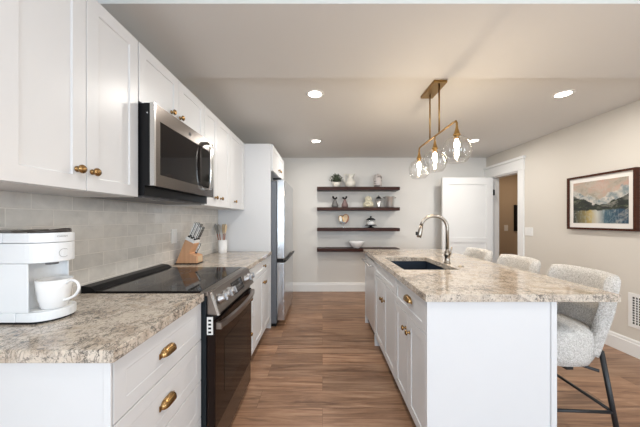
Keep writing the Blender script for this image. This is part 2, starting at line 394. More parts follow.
# door casing and header
cs = MB().box(XR - 0.022, XR, DY0 - 0.108, DY0, 0, DZ).box(XR - 0.022, XR, DY1, DY1 + 0.13, 0, DZ)
cs.box(XR - 0.028, XR, DY0 - 0.115, YB, DZ, DZ + 0.155).box(XR - 0.05, XR, DY0 - 0.135, YB, DZ + 0.155, DZ + 0.195)
cs.box(XR, XR + 0.12, DY1 - 0.018, DY1 + 0.001, 0, DZ).box(XR, XR + 0.12, DY0, DY1, DZ - 0.018, DZ + 0.001).box(XR, XR + 0.12, DY0 - 0.001, DY0 + 0.004, 0, DZ)
struct('trim_2', cs, 'trim', bevel=0.002)

# ------------------------------------------------------------------ fronts (facing +X, -X or -Y)
def fmap(face, pos):
    if face == '+X': return lambda u, n, z: (pos + n, u, z)
    if face == '-X': return lambda u, n, z: (pos - n, u, z)
    return lambda u, n, z: (u, pos - n, z)
def shaker(face, pos, u0, u1, z0, z1, name, parent, t=0.02, fw=0.055, rec=0.006, m='cab', flat=False):
    p = fmap(face, pos); mb = MB()
    if flat or (z1 - z0) < 0.11: 
        a = p(u0, 0, z0); b = p(u1, t, z1)
        mb.box(min(a[0], b[0]), max(a[0], b[0]), min(a[1], b[1]), max(a[1], b[1]), z0, z1)
    else:
        def ring(d, n, e=0): return [p(u0 + d, n, z0 + d), p(u1 - d, n, z0 + d), p(u1 - d, n, z1 - d), p(u0 + d, n, z1 - d)]
        vs = ring(0, 0) + ring(0, t) + ring(fw, t) + ring(fw + 0.002, t - rec)
        fs = [(3, 2, 1, 0)]
        for L in range(3):
            for i in range(4): fs.append((4 * L + i, 4 * L + (i + 1) % 4, 4 * L + 4 + (i + 1) % 4, 4 * L + 4 + i))
        fs.append((12, 13, 14, 15)); mb.add(vs, fs)
    return mb.build(name, m, parent, bevel=0.0016)
def knob(face, pos, u, z, parent, r=0.016, m='brass'):
    o = fmap(face, pos)(u, 0, z); ax = {'+X': (1, 0, 0), '-X': (-1, 0, 0), '-Y': (0, -1, 0)}[face]
    k = r / 0.016
    return MB().lathe([(0.011 * k, 0), (0.011 * k, 0.003), (0.006 * k, 0.005), (0.0055 * k, 0.012), (0.010 * k, 0.016), (0.016 * k, 0.019), (0.0165 * k, 0.023), (0.013 * k, 0.028), (0.006 * k, 0.0305), (0, 0.031)],
                      o, ax, 18).build('knob', m, parent)
def cup_pull(face, pos, u, z, parent, w=0.05, h=0.034, d=0.026):
    p = fmap(face, pos); mb = MB(); NU, NV = 16, 8
    for sgn, (ww, hh, dd) in ((0, (w, h, d)), (1, (w - 0.003, h - 0.003, d - 0.003))):
        vs = []
        for j in range(NV + 1):
            b = PI / 2 * j / NV
            for i in range(NU + 1):
                a = PI * i / NU
                cu = math.copysign(abs(math.cos(a)) ** 0.45, math.cos(a)); su = math.sin(a) ** 0.7
                vs.append(p(u + ww * cu, dd * su * math.sin(b) ** 0.8 + 0.001, z + hh * su * math.cos(b) ** 0.8))
        fs = [(j * (NU + 1) + i, j * (NU + 1) + i + 1, (j + 1) * (NU + 1) + i + 1, (j + 1) * (NU + 1) + i) for j in range(NV) for i in range(NU)]
        mb.add(vs, fs, True)
    for uu in (-w - 0.006, w - 0.004):       # small end feet
        a = p(u + uu, 0, z - 0.004); b = p(u + uu + 0.01, 0.004, z + 0.016)
        mb.box(min(a[0], b[0]), max(a[0], b[0]), min(a[1], b[1]), max(a[1], b[1]), a[2], b[2])
    return mb.build('cup_pull', 'brass', parent, recalc=False)

CF = -0.617                                   # carcass front, left run
XW = XL + 0.012                               # clear of wall and tile
# backsplash
o = MB().box(XL, XL + 0.009, 0.745, 3.08, 0.914, 1.40).build('trim_3', 'tile'); o['kind'] = 'structure'

# --- near drawer cabinet (left run)
def countertop(name, label, x0, x1, y0, y1, group=None):
    o = MB().box(x0, x1, y0, y1, 0.876, 0.914).build(name, 'granite', bevel=0.003); tag(o, label, 'countertop'); return o
t = thing('base_cabinet', 'white base cabinet with stacked drawers under the coffee maker', 'cabinet', (-0.93, 1.04, 0))
MB().box(XW, CF - 0.021, 0.765, 1.325, 0.10, 0.875).build('body', 'cab', t)
MB().box(XW, CF - 0.001, 0.760, 0.765, 0.0, 0.875).box(CF - 0.022, CF, 0.757, 0.760, 0.0, 0.875).build('side_panel', 'cab', t, bevel=0.001)
MB().box(XW, CF - 0.09, 0.77, 1.32, 0.0, 0.10).build('toe_kick', 'toe', t)
for z0, z1 in ((0.681, 0.868), (0.475, 0.677), (0.289, 0.471), (0.105, 0.285)):
    d = shaker('+X', CF - 0.02, 0.768, 1.322, z0, z1, 'drawer', t, fw=0.05, rec=0.0012)
    cup_pull('+X', CF, 1.03, (z0 + z1) / 2 - 0.012, d, w=0.042, h=0.028, d=0.024)
countertop('countertop', 'speckled granite countertop under the white coffee maker', XL + 0.01, -0.60, 0.745, 1.322)
# --- far base cabinets
t = thing('base_cabinet', 'narrow white base cabinet with three drawers just past the range', 'cabinet', (-0.93, 2.19, 0))
MB().box(XW, CF - 0.021, 2.03, 2.348, 0.10, 0.875).build('body', 'cab', t)
MB().box(XW, CF - 0.09, 2.03, 2.348, 0.0, 0.10).build('toe_kick', 'toe', t)
for z0, z1, kz in ((0.735, 0.863, 0.805), (0.425, 0.731, 0.62), (0.105, 0.421, 0.323)):
    d = shaker('+X', CF - 0.02, 2.033, 2.346, z0, z1, 'drawer', t, fw=0.045)
    knob('+X', CF, 2.19, kz, d)
t = thing('base_cabinet', 'white base cabinet with one drawer over doors beside the fridge panel', 'cabinet', (-0.93, 2.7, 0))
MB().box(XW, CF - 0.021, 2.352, 3.078, 0.10, 0.875).build('body', 'cab', t)
MB().box(XW, CF - 0.09, 2.352, 3.078, 0.0, 0.10).build('toe_kick', 'toe', t)
d = shaker('+X', CF - 0.02, 2.354, 3.076, 0.735, 0.863, 'drawer', t, fw=0.045); knob('+X', CF, 2.715, 0.805, d)
d = shaker('+X', CF - 0.02, 2.354, 2.713, 0.105, 0.731, 'door', t); knob('+X', CF, 2.69, 0.635, d)
d = shaker('+X', CF - 0.02, 2.717, 3.076, 0.105, 0.731, 'door', t); knob('+X', CF, 2.745, 0.635, d)
countertop('countertop', 'granite countertop under the knife block and utensil crock', XL + 0.01, -0.60, 2.024, 3.078)

# --- upper cabinets
UF = -0.924; UT = 2.187; UB = 1.40
def wall_cabinet(label, y0, y1, z0, z1, doors, front=UF, back=XW, side=0.0):
    t = thing('wall_cabinet', label, 'cabinet', ((front + back) / 2, (y0 + y1) / 2, z0))
    MB().box(back, front - 0.021, y0, y1, z0, z1).build('body', 'cab', t, bevel=0.001)
    for a, b, k in doors:
        d = shaker('+X', front - 0.02, a, b, z0 + 0.002, z1 - 0.002, 'door', t)
        if k: knob('+X', front, k[0], k[1], d)
wall_cabinet('white wall cabinet with two tall doors above the coffee maker', 0.735, 1.305, UB, UT, ((0.737, 1.0165, (0.978, 1.479)), (1.0195, 1.303, (1.043, 1.479))))
wall_cabinet('short white wall cabinet above the microwave', 1.308, 2.032, 1.885, UT, ((1.310, 1.672, (1.59, 1.945)), (1.676, 2.030, (1.672 + 0.012, 1.945))))
wall_cabinet('white wall cabinet with two tall doors beside the far edge of the microwave', 2.035, 2.60, UB, UT, ((2.037, 2.293, (2.235, 1.477)), (2.296, 2.598, (2.355, 1.477))))
wall_cabinet('single-door white wall cabinet against the tall fridge panel', 2.603, 3.078, UB, UT, ((2.605, 3.076, (2.73, 1.477)),))
o = MB().box(XW, -0.614, 3.08, 3.10, 0.0, 2.187).build('fridge_panel', 'cab', bevel=0.001); tag(o, 'tall white side panel between countertop and fridge', 'panel')
o = MB().box(XW, -0.614, 4.02, 4.04, 0.0, 2.187).build('fridge_panel', 'cab', bevel=0.001); tag(o, 'tall white side panel beyond the fridge', 'panel')
wall_cabinet('short deep white cabinet above the fridge', 3.103, 4.018, 1.87, UT, ((3.105, 3.56, (3.50, 1.95)), (3.563, 4.016, (3.62, 1.95))), front=-0.594)

# --- fridge
t = thing('refrigerator', 'tall stainless steel fridge with bottom freezer in the white surround', 'fridge', (-0.9, 3.55, 0))
MB().box(-1.20, -0.552, 3.12, 4.0, 0.04, 1.75).build('body', 'fridgeside', t, bevel=0.004)
MB().box(-0.549, -0.455, 3.112, 4.004, 0.815, 1.77).build('door', 'fridgesteel', t, bevel=0.012, seg=4)
dr = MB().box(-0.549, -0.455, 3.112, 4.004, 0.075, 0.775).build('freezer_drawer', 'fridgesteel', t, bevel=0.012, seg=4)
MB().box(-0.548, -0.475, 3.13, 3.99, 0.7755, 0.8145).build('gasket', 'blk', t)
MB().tube(smooth_path([(-0.46, 3.12, 0.79), (-0.440, 3.14, 0.797), (-0.436, 3.56, 0.797), (-0.440, 3.96, 0.797), (-0.46, 3.99, 0.79)], 6), 0.012, 10).build('handle', 'blk', t, label='black handle bar across the split')
MB().box(-1.18, -0.56, 3.13, 3.99, 0.0, 0.04).build('base_grille', 'blk', t)
MB().box(-0.60, -0.50, 3.13, 3.19, 1.7705, 1.79).build('hinge_cover', 'blk', t, bevel=0.004)

# --- range
RY0, RY1, RF = 1.327, 2.018, -0.55
t = thing('range', 'stainless slide-in electric range with black glass cooktop and oven door', 'range', (-0.9, 1.67, 0))
MB().box(XL + 0.02, RF - 0.045, RY0, RY1, 0.03, 0.895).build('body', 'darkside', t, bevel=0.002)
ct = MB().box(XL + 0.085, -0.625, RY0 + 0.006, RY1 - 0.006, 0.895, 0.921).build('cooktop', 'blackglass', t, bevel=0.003)
MB().box(-0.625, -0.585, RY0, RY1, 0.896, 0.9195).build('front_trim', 'rangesteel', t, bevel=0.003)
bu = MB()
for cx, cy, r in ((-0.80, 1.52, 0.105), (-0.80, 1.83, 0.085), (-1.03, 1.51, 0.075), (-1.03, 1.82, 0.095)):
    for rr in (r, r * 0.62):
        bu.tube([(cx + rr * math.cos(2 * PI * k / 48), cy + rr * math.sin(2 * PI * k / 48), 0.9212) for k in range(48)], 0.0005, 4, True)
bu.build('burner_ring', 'greyline', ct)
MB().prism([(XL + 0.012, 0.895), (XL + 0.084, 0.895), (XL + 0.084, 0.925), (XL + 0.055, 0.942), (XL + 0.012, 0.948)], RY0 + 0.004, RY1 - 0.004, 'y').build('rear_vent', 'blk', t, bevel=0.003)
# slanted control panel
cpan = MB().prism([(-0.584, 0.916), (-0.575, 0.916), (-0.532, 0.800), (-0.575, 0.790), (-0.596, 0.80), (-0.596, 0.895)], RY0 + 0.012, RY1 - 0.002, 'y').build('control_panel', 'rangesteel', t, bevel=0.003)
MB().prism([(-0.576, 0.914), (-0.566, 0.916), (-0.526, 0.800), (-0.537, 0.797)], RY0 + 0.001, RY0 + 0.012, 'y').build('end_cap', 'chrome', t)
nrm = Vector((0.116, 0, 0.043)).normalized(); dn = Vector((0.043, 0, -0.116)).normalized()
def onpanel(y, s, n): # s down the slope from the top edge
    return Vector((-0.575, y, 0.916)) + dn * s + nrm * n
dq = MB(); q = [onpanel(1.60, 0.022, 0.0012), onpanel(1.80, 0.022, 0.0012), onpanel(1.80, 0.098, 0.0012), onpanel(1.60, 0.098, 0.0012)]
q2 = [p - nrm * 0.004 for p in q]
dq.add(q + q2, [(0, 1, 2, 3), (7, 6, 5, 4), (0, 4, 5, 1), (1, 5, 6, 2), (2, 6, 7, 3), (3, 7, 4, 0)]); dsp = dq.build('display', 'blackglass', t)
dg = MB()
for i in range(9):
    for j in range(3):
        if (i, j) in ((4, 0),): continue
        a = onpanel(1.615 + i * 0.021, 0.035 + j * 0.022, 0.0018)
        e1 = Vector((0, 0.010, 0)); e2 = dn * 0.0022
        dg.add([a, a + e1, a + e1 + e2, a + e2], [(0, 1, 2, 3)])
dg.build('touch_marks', 'utensil', dsp)
for y in (1.40, 1.475, 1.545, 1.865, 1.945):
    o = onpanel(y, 0.058, 0)
    k = MB().lathe([(0.027, 0), (0.027, 0.006), (0.022, 0.008), (0.0215, 0.030), (0.019, 0.034), (0, 0.0345)], o, nrm, 24).build('control_knob', 'knobsteel', t)
    e = o + nrm * 0.034
    g = MB(); c = e; ax = dn; sd = Vector((0, 1, 0))
    vs = [c + ax * a + sd * b + nrm * n for n in (0, 0.012) for a, b in ((-0.020, -0.0055), (0.020, -0.0055), (0.020, 0.0055), (-0.020, 0.0055))]
    g.add(vs, [(3, 2, 1, 0), (4, 5, 6, 7), (0, 1, 5, 4), (1, 2, 6, 5), (2, 3, 7, 6), (3, 0, 4, 7)]).build('grip', 'knobsteel', k, bevel=0.002)
MB().box(RF - 0.044, RF - 0.012, RY0 + 0.004, RY1 - 0.004, 0.765, 0.797).build('vent_slot', 'blk', t)
od = MB().box(RF - 0.044, RF, RY0 + 0.006, RY1 - 0.004, 0.205, 0.762).build('oven_door', 'ovenglass', t, bevel=0.004)
MB().box(RF - 0.0005, RF + 0.0012, RY0 + 0.13, RY1 - 0.13, 0.33, 0.62).build('window', 'blackglass', od, bevel=0.0004)
hd = MB(); pts = []
for k in range(17):
    s_ = k / 16; y = RY0 + 0.03 + (RY1 - RY0 - 0.06) * s_; pts.append((RF + 0.018 + 0.030 * math.sin(PI * s_) ** 0.7, y, 0.738))
for a, b in zip(pts[:-1], pts[1:]):
    hd.add([(a[0] - .010, a[1], a[2] - .017), (a[0] + .008, a[1], a[2] - .014), (a[0] + .008, a[1], a[2] + .014), (a[0] - .010, a[1], a[2] + .017),
            (b[0] - .010, b[1], b[2] - .017), (b[0] + .008, b[1], b[2] - .014), (b[0] + .008, b[1], b[2] + .014), (b[0] - .010, b[1], b[2] + .017)],
           [(0, 1, 5, 4), (1, 2, 6, 5), (2, 3, 7, 6), (3, 0, 4, 7)])
a, b = pts[0], pts[-1]
for a in (pts[0], pts[-1]): hd.box(RF, a[0] + 0.009, a[1] - 0.012, a[1] + 0.012, a[2] - 0.017, a[2] + 0.017)
hd.build('handle', 'rangesteel', od)
vp = MB().box(RF - 0.040, RF - 0.010, RY0 - 0.0005, RY0 + 0.004, 0.700, 0.790).build('bracket', 'switch', t)
sl = MB()
for k in range(4): sl.box(RF - 0.033, RF - 0.018, RY0 - 0.0012, RY0 + 0.001, 0.708 + k * 0.020, 0.718 + k * 0.020)
sl.build('slot', 'blk', vp)
MB().box(RF - 0.044, RF - 0.006, RY0 + 0.006, RY1 - 0.004, 0.045, 0.198).build('storage_drawer', 'mwsteel', t, bevel=0.004)

# --- microwave
t = thing('microwave', 'stainless over-the-range microwave with dark window', 'microwave', (-1.05, 1.67, 1.41))
MY0, MY1, MF = 1.312, 2.028, -0.85
MB().box(XL + 0.012, -0.90, MY0 + 0.003, MY1 - 0.003, 1.41, 1.878).build('body', 'blk', t)
bo = MB().box(-0.90, -0.866, MY0 + 0.001, MY1 - 0.001, 1.462, 1.879).build('door_shell', 'blk', t)
df = MB()
def mwring(y0, y1, z0, z1, d): return None
win = (1.362, 1.815, 1.525, 1.80)
strip = (1.825, 1.995, 1.52, 1.80)
df.box(-0.866, MF, MY0, MY1, 1.800, 1.88).box(-0.866, MF, MY0, MY1, 1.46, 1.522)
df.box(-0.866, MF, MY0, win[0], 1.522, 1.800).box(-0.866, MF, 1.998, MY1, 1.522, 1.800).box(-0.866, MF - 0.001, 1.815, 1.823, 1.522, 1.8)
fr = df.build('door', 'mwsteel', t)
MB().box(-0.870, MF + 0.002, MY0 - 0.002, MY0 + 0.012, 1.461, 1.881).build('edge_strip', 'steel', fr)
MB().box(-0.866, MF - 0.003, win[0], 1.815, 1.522, 1.80).build('window', 'blackglass', t)
MB().box(-0.866, MF - 0.003, 1.823, 1.998, 1.522, 1.80).build('control_strip', 'blackglass', t)
pts = [(MF, 1.905, 1.845), (MF + 0.03, 1.90, 1.84), (MF + 0.042, 1.89, 1.78), (MF + 0.045, 1.885, 1.68), (MF + 0.042, 1.89, 1.575), (MF + 0.03, 1.90, 1.515), (MF, 1.905, 1.51)]
pp = smooth_path(pts, 6); hm = MB(); vs = []
for i, p in enumerate(pp):
    d = (pp[min(i + 1, len(pp) - 1)] - pp[max(i - 1, 0)]).normalized(); nx = Vector((0, 1, 0)).cross(d).normalized()
    for a, b in ((-0.022, -0.006), (0.022, -0.006), (0.022, 0.006), (-0.022, 0.006)): vs.append(p + Vector((0, a, 0)) + nx * b)
fs = [(4 * i + k, 4 * i + (k + 1) % 4, 4 * i + 4 + (k + 1) % 4, 4 * i + 4 + k) for i in range(len(pp) - 1) for k in range(4)] + [(3, 2, 1, 0), tuple(4 * (len(pp) - 1) + k for k in range(4))]
hm.add(vs, fs).build('handle', 'chrome', t, bevel=0.003)
ey, ez = 1.668, 1.835
em = MB().tube([(MF + 0.0005, ey + 0.012 * math.cos(2 * PI * k / 24), ez + 0.012 * math.sin(2 * PI * k / 24)) for k in range(24)], 0.0012, 6, True)
em.tube(smooth_path([(MF + 0.0005, ey - 0.006, ez + 0.003), (MF + 0.0005, ey - 0.001, ez + 0.006), (MF + 0.0005, ey - 0.004, ez - 0.005), (MF + 0.0005, ey + 0.003, ez - 0.004), (MF + 0.0005, ey + 0.006, ez + 0.004), (MF + 0.0005, ey + 0.002, ez)], 5), 0.0010, 5)
em.build('emblem', 'greyline', t)
gr = MB().box(-1.20, -0.93, MY0 + 0.03, MY1 - 0.03, 1.402, 1.410).build('underside_grille', 'greyline', t)
lt = MB().box(-1.0, -0.95, 1.45, 1.55, 1.399, 1.402).build('lamp_lens', 'glass', gr)
MB().lathe([(0.004, 0), (0.004, 0.002), (0, 0.002)], (-0.885, 1.314, 1.83), (0, -1, 0), 10).build('screw', 'steel', t)

# ------------------------------------------------------------------ island
IX, IXR, IY0, IY1 = 0.535, 1.197, 1.33, 3.26
def slab_hole(x0, x1, y0, y1, z0, z1, hx0, hx1, hy0, hy1):
    xs = [x0, hx0, hx1, x1]; ys = [y0, hy0, hy1, y1]; vs = [(x, y, z) for z in (z0, z1) for y in ys for x in xs]; fs = []
    I = lambda i, j, k: k * 16 + j * 4 + i
    for k in (0, 1):
        for j in range(3):
            for i in range(3):
                if i == 1 and j == 1: continue
                fs.append((I(i, j, k), I(i + 1, j, k), I(i + 1, j + 1, k), I(i, j + 1, k)))
    for i in range(3):
        fs.append((I(i, 0, 0), I(i + 1, 0, 0), I(i + 1, 0, 1), I(i, 0, 1))); fs.append((I(i, 3, 0), I(i + 1, 3, 0), I(i + 1, 3, 1), I(i, 3, 1)))
        fs.append((I(0, i, 0), I(0, i + 1, 0), I(0, i + 1, 1), I(0, i, 1))); fs.append((I(3, i, 0), I(3, i + 1, 0), I(3, i + 1, 1), I(3, i, 1)))
    for a in ((1, 1, 2, 1), (2, 1, 2, 2), (2, 2, 1, 2), (1, 2, 1, 1)):
        fs.append((I(a[0], a[1], 0), I(a[2], a[3], 0), I(a[2], a[3], 1), I(a[0], a[1], 1)))
    return MB().add(vs, fs)
HX0, HX1, HY0, HY1 = 0.612, 1.025, 1.945, 2.58
o = slab_hole(0.5165, 1.494, 1.30, 3.28, 0.876, 0.914, HX0, HX1, HY0, HY1).build('countertop', 'granite', bevel=0.002); tag(o, 'granite island countertop with an overhang for the stools', 'countertop')
# sink
s0, s1, t0, t1 = HX0 - 0.012, HX1 + 0.012, HY0 - 0.012, HY1 + 0.012
sk = MB(); zt, zb = 0.8755, 0.685
sk.box(s0 - .01, s0, t0 - .01, t1 + .01, zb, zt).box(s1, s1 + .01, t0 - .01, t1 + .01, zb, zt).box(s0, s1, t0 - .01, t0, zb, zt).box(s0, s1, t1, t1 + .01, zb, zt).box(s0 - .01, s1 + .01, t0 - .01, t1 + .01, zb - 0.01, zb)
t = sk.build('sink', 'sink'); tag(t, 'dark undermount sink set in the island countertop', 'sink')
MB().lathe([(0.045, 0), (0.045, 0.004), (0.03, 0.002), (0, 0.002)], (0.815, 2.24, zb), n=20).build('drain', 'steel', t)
# cabinets; carcasses are boards so that the sink hangs free
def hollow(y0, y1, parent):
    MB().box(IX + 0.021, IXR - 0.021, y0, y0 + 0.018, 0.10, 0.875).box(IX + 0.021, IXR - 0.021, y1 - 0.018, y1, 0.10, 0.875).box(IX + 0.021, IXR - 0.021, y0 + 0.018, y1 - 0.018, 0.10, 0.118)\
        .box(IXR - 0.039, IXR - 0.021, y0 + 0.018, y1 - 0.018, 0.118, 0.875).box(IX + 0.021, IX + 0.039, y0 + 0.018, y1 - 0.018, 0.84, 0.875).build('body', 'cab', parent)
    MB().box(IX + 0.08, IXR - 0.03, y0, y1, 0.0, 0.10).build('toe_kick', 'toe', parent)
t = thing('base_cabinet', 'white island base cabinet with cup-pull drawer over two doors nearest the end panel', 'cabinet', (0.86, 1.62, 0))
hollow(1.352, 1.912, t)
d = shaker('-X', IX + 0.02, 1.353, 1.910, 0.690, 0.863, 'drawer', t, fw=0.045); cup_pull('-X', IX, 1.61, 0.785, d)
d = shaker('-X', IX + 0.02, 1.353, 1.630, 0.105, 0.686, 'door', t); knob('-X', IX, 1.595, 0.595, d)
d = shaker('-X', IX + 0.02, 1.634, 1.910, 0.105, 0.686, 'door', t); knob('-X', IX, 1.668, 0.595, d)
t = thing('base_cabinet', 'white island sink base cabinet with two doors beside the dishwasher', 'cabinet', (0.86, 2.28, 0))
hollow(1.914, 2.648, t)
shaker('-X', IX + 0.02, 1.916, 2.646, 0.735, 0.863, 'false_front', t, fw=0.045)
d = shaker('-X', IX + 0.02, 1.916, 2.278, 0.105, 0.731, 'door', t); knob('-X', IX, 2.245, 0.585, d)
d = shaker('-X', IX + 0.02, 2.282, 2.646, 0.105, 0.731, 'door', t); knob('-X', IX, 2.315, 0.585, d)
t = thing('dishwasher', 'stainless dishwasher at the far end of the island', 'dishwasher', (0.86, 2.95, 0))
MB().box(IX + 0.03, IXR - 0.03, 2.672, 3.236, 0.03, 0.872).build('body', 'blk', t)
dd = MB().box(IX + 0.002, IX + 0.03, 2.674, 3.234, 0.11, 0.845).build('door', 'dishsteel', t, bevel=0.003)
MB().box(IX + 0.004, IX + 0.03, 2.674, 3.234, 0.847, 0.872).build('control_strip', 'blk', t)
MB().tube([(IX, 2.73, 0.80), (IX - 0.045, 2.73, 0.80)], 0.007, 10).tube([(IX, 3.18, 0.80), (IX - 0.045, 3.18, 0.80)], 0.007, 10).tube([(IX - 0.045, 2.70, 0.80), (IX - 0.045, 3.21, 0.80)], 0.010, 12).build('handle', 'steel', dd)
o = MB().box(IX - 0.001, IXR - 0.021, 2.651, 2.669, 0.0, 0.875).build('filler_panel', 'cab'); tag(o, 'thin white filler panel between dishwasher and sink cabinet', 'panel')
o = MB().box(IX - 0.001, IXR - 0.021, 3.24, 3.258, 0.0, 0.875).build('end_panel', 'cab'); tag(o, 'white end panel at the far end of the island', 'panel')
ep = MB().box(IX, IXR, 1.334, 1.350, 0, 0.875).box(IX - 0.0005, IX + 0.014, 1.329, 1.334, 0, 0.8755).box(IXR - 0.028, IXR + 0.0005, 1.327, 1.334, 0, 0.8755)
o = ep.build('end_panel', 'cab', bevel=0.001); tag(o, 'large plain white end panel of the island nearest the viewer', 'panel')
o = MB().box(IXR - 0.018, IXR, 1.352, 3.258, 0, 0.875).build('back_panel', 'cab'); tag(o, 'long white back panel of the island behind the stools', 'panel')
# faucet
t = thing('faucet', 'brushed nickel gooseneck faucet behind the island sink', 'faucet', (1.07, 2.23, 0.914))
MB().lathe([(0.028, 0), (0.028, 0.006), (0.022, 0.012), (0.019, 0.05), (0.026, 0.065), (0.027, 0.085), (0.019, 0.10), (0.014, 0.115), (0.014, 0.12)], (1.07, 2.23, 0.9145), n=24).build('base', 'nickel', t)
arc = [(1.07, 2.23, 1.03), (1.07, 2.23, 1.215)]
for k in range(1, 13):
    a = PI * k / 12 * 0.93; arc.append((0.957 + 0.113 * math.cos(a), 2.23, 1.215 + 0.105 * math.sin(a)))
MB().tube(arc, 0.014, 14).build('spout', 'nickel', t)
MB().tube([(0.846, 2.23, 1.238), (0.842, 2.23, 1.21), (0.832, 2.23, 1.16), (0.826, 2.23, 1.135)], [0.014, 0.017, 0.021, 0.019], 16).build('spray_head', 'nickel', t)
MB().box(0.800, 0.812, 2.222, 2.238, 1.155, 1.185).build('spray_button', 'blk', t, bevel=0.002)
MB().tube([(1.07, 2.23, 0.985), (1.07, 2.195, 0.985)], 0.012, 12).tube([(1.07, 2.192, 0.985), (1.080, 2.185, 1.01), (1.084, 2.18, 1.06)], [0.009, 0.007, 0.006], 10).build('lever', 'nickel', t)
o = MB().lathe([(0.022, 0), (0.022, 0.004), (0.012, 0.006), (0.011, 0.011), (0, 0.0115)], (1.10, 2.07, 0.9145), n=20).build('air_switch', 'nickel'); tag(o, 'small round metal button on the island beside the faucet', 'button')

# ------------------------------------------------------------------ coffee maker and mug
cx, cy, cr = -1.058, 1.0, 0.076
def dshape(x0, r, ccx=cx, ccy=cy, n=18, hw=None):
    hw = hw or r
    pts = [(x0, ccy + hw), (x0, ccy - hw)]
    pts += [(ccx + r * math.cos(-PI / 2 + PI * k / n), ccy + hw * math.sin(-PI / 2 + PI * k / n)) for k in range(n + 1)]
    return pts
t = thing('coffee_maker', 'white single-serve coffee maker standing on the near granite counter', 'coffee maker', (-1.1, 1.0, 0.914))
MB().box(-1.236, -1.165, 0.930, 1.070, 0.9215, 1.236).build('water_tank', 'plastic', t, bevel=0.006)
col_ = MB().prism([(-1.164, 1.076), (-1.164, 0.924), (-1.048, 0.924)] + [(-1.048 - 0.048 * math.sin(PI * k / 16), 1.0 - 0.071 * math.cos(PI * k / 16)) for k in range(17)] + [(-1.048, 1.076)], 0.9555, 1.13, 'z').box(-1.164, -1.0925, 0.924, 1.076, 0.9215, 0.9554).build('column', 'plastic', t, bevel=0.003)
MB().prism(dshape(-1.236, 0.074, hw=0.074), 0.9145, 0.921, 'z').build('foot', 'blk', t)
MB().prism(dshape(-1.091, 0.070, ccx=-1.046, hw=0.076), 0.9215, 0.955, 'z').build('drip_base', 'plastic', t, bevel=0.003)
MB().prism(dshape(-1.065, 0.056, ccx=-1.042), 0.9551, 0.957, 'z').build('drip_plate', 'switch', t)
MB().prism(dshape(-1.164, 0.076), 1.131, 1.203, 'z').build('brew_head', 'plastic', t, bevel=0.003)
lid = MB().prism(dshape(-1.137, 0.0765), 1.2045, 1.240, 'z').build('lid', 'plastic', t, bevel=0.003)
MB().box(-1.164, -1.139, 0.9245, 1.0755, 1.2045, 1.240).build('top_cover', 'plastic', t, bevel=0.002)
MB().box(-1.236, -1.120, 0.934, 1.066, 1.2405, 1.250).build('tank_lid', 'tank', t, bevel=0.002)
# dark handle lip rising to the front
lp = MB(); vs = []
for k in range(15):
    a = -PI / 2 + PI * k / 14; x = cx + 0.068 * math.cos(a); y = cy + 0.068 * math.sin(a); rise = 0.012 * max(0, math.cos(a)) ** 2.0
    x2 = cx + 0.040 * math.cos(a); y2 = cy + 0.040 * math.sin(a)
    vs += [(x, y, 1.2402), (x, y, 1.2445 + rise), (x2, y2, 1.2435 + rise * 0.4), (x2, y2, 1.2402)]
lp.add(vs, [(4 * i + k, 4 * i + (k + 1) % 4, 4 * i + 4 + (k + 1) % 4, 4 * i + 4 + k) for i in range(14) for k in range(4)] + [(0, 1, 2, 3), (59, 58, 57, 56)], True).build('lid_handle', 'coffeedark', lid)
MB().lathe([(0.018, 0), (0.02, 0.012), (0, 0.012)], (-1.04, 1.0, 1.118), n=16).build('nozzle', 'greyline', t)
# printed marks wrapped round the front
def wrap(u, z, r): # u arc length from angle a0
    a = math.radians(-14) + u / r; return (cx + r * math.cos(a), cy + r * math.sin(a), z)
mk = MB()
for R0 in (0.0155,):
    arc = []
    for k in range(21):
        a = math.radians(50 + 260 * k / 20)
        x = 0.016 * math.copysign(abs(math.cos(a)) ** 0.8, math.cos(a)); z = 0.0155 * math.sin(a)
        arc.append(wrap(x + 0.008, 1.163 + z, 0.0763))
    mk.tube(arc, 0.0006, 5)
mk.build('power_button', 'greyline', t)
tx = bpy.data.curves.new('lettering', 'FONT'); tx.body = 'Cuisinart'; tx.size = 0.0095; tx.align_x = 'CENTER'; tx.shear = 0.3
to = bpy.data.objects.new('lettering_source', tx); C.objects.link(to)
dgph = bpy.context.evaluated_depsgraph_get(); me = bpy.data.meshes.new_from_object(to.evaluated_get(dgph)); bpy.data.objects.remove(to)
lm = MB().add([wrap(p.co.x + 0.002, 1.224 + p.co.y, 0.0772) for p in me.vertices], [tuple(f.vertices) for f in me.polygons]).build('lettering', 'greyline', lid, recalc=False)
t = thing('mug', 'white mug standing on the coffee maker base', 'mug', (-1.017, 0.987, 0.9572))
MB().lathe([(0, 0.0), (0.033, 0.0), (0.038, 0.006), (0.045, 0.035), (0.050, 0.075), (0.0525, 0.108), (0.050, 0.108), (0.047, 0.075), (0.042, 0.036), (0.036, 0.010), (0, 0.008)], (-1.017, 0.987, 0.9572), n=36).build('body', 'ceramic', t)
hp = smooth_path([(-0.969, 0.983, 1.050), (-0.946, 0.980, 1.061), (-0.922, 0.978, 1.052), (-0.915, 0.977, 1.030), (-0.932, 0.979, 1.004), (-0.960, 0.981, 0.990), (-0.981, 0.983, 0.984)], 6)
MB().tube(hp, 0.0048, 10).build('handle', 'ceramic', t)

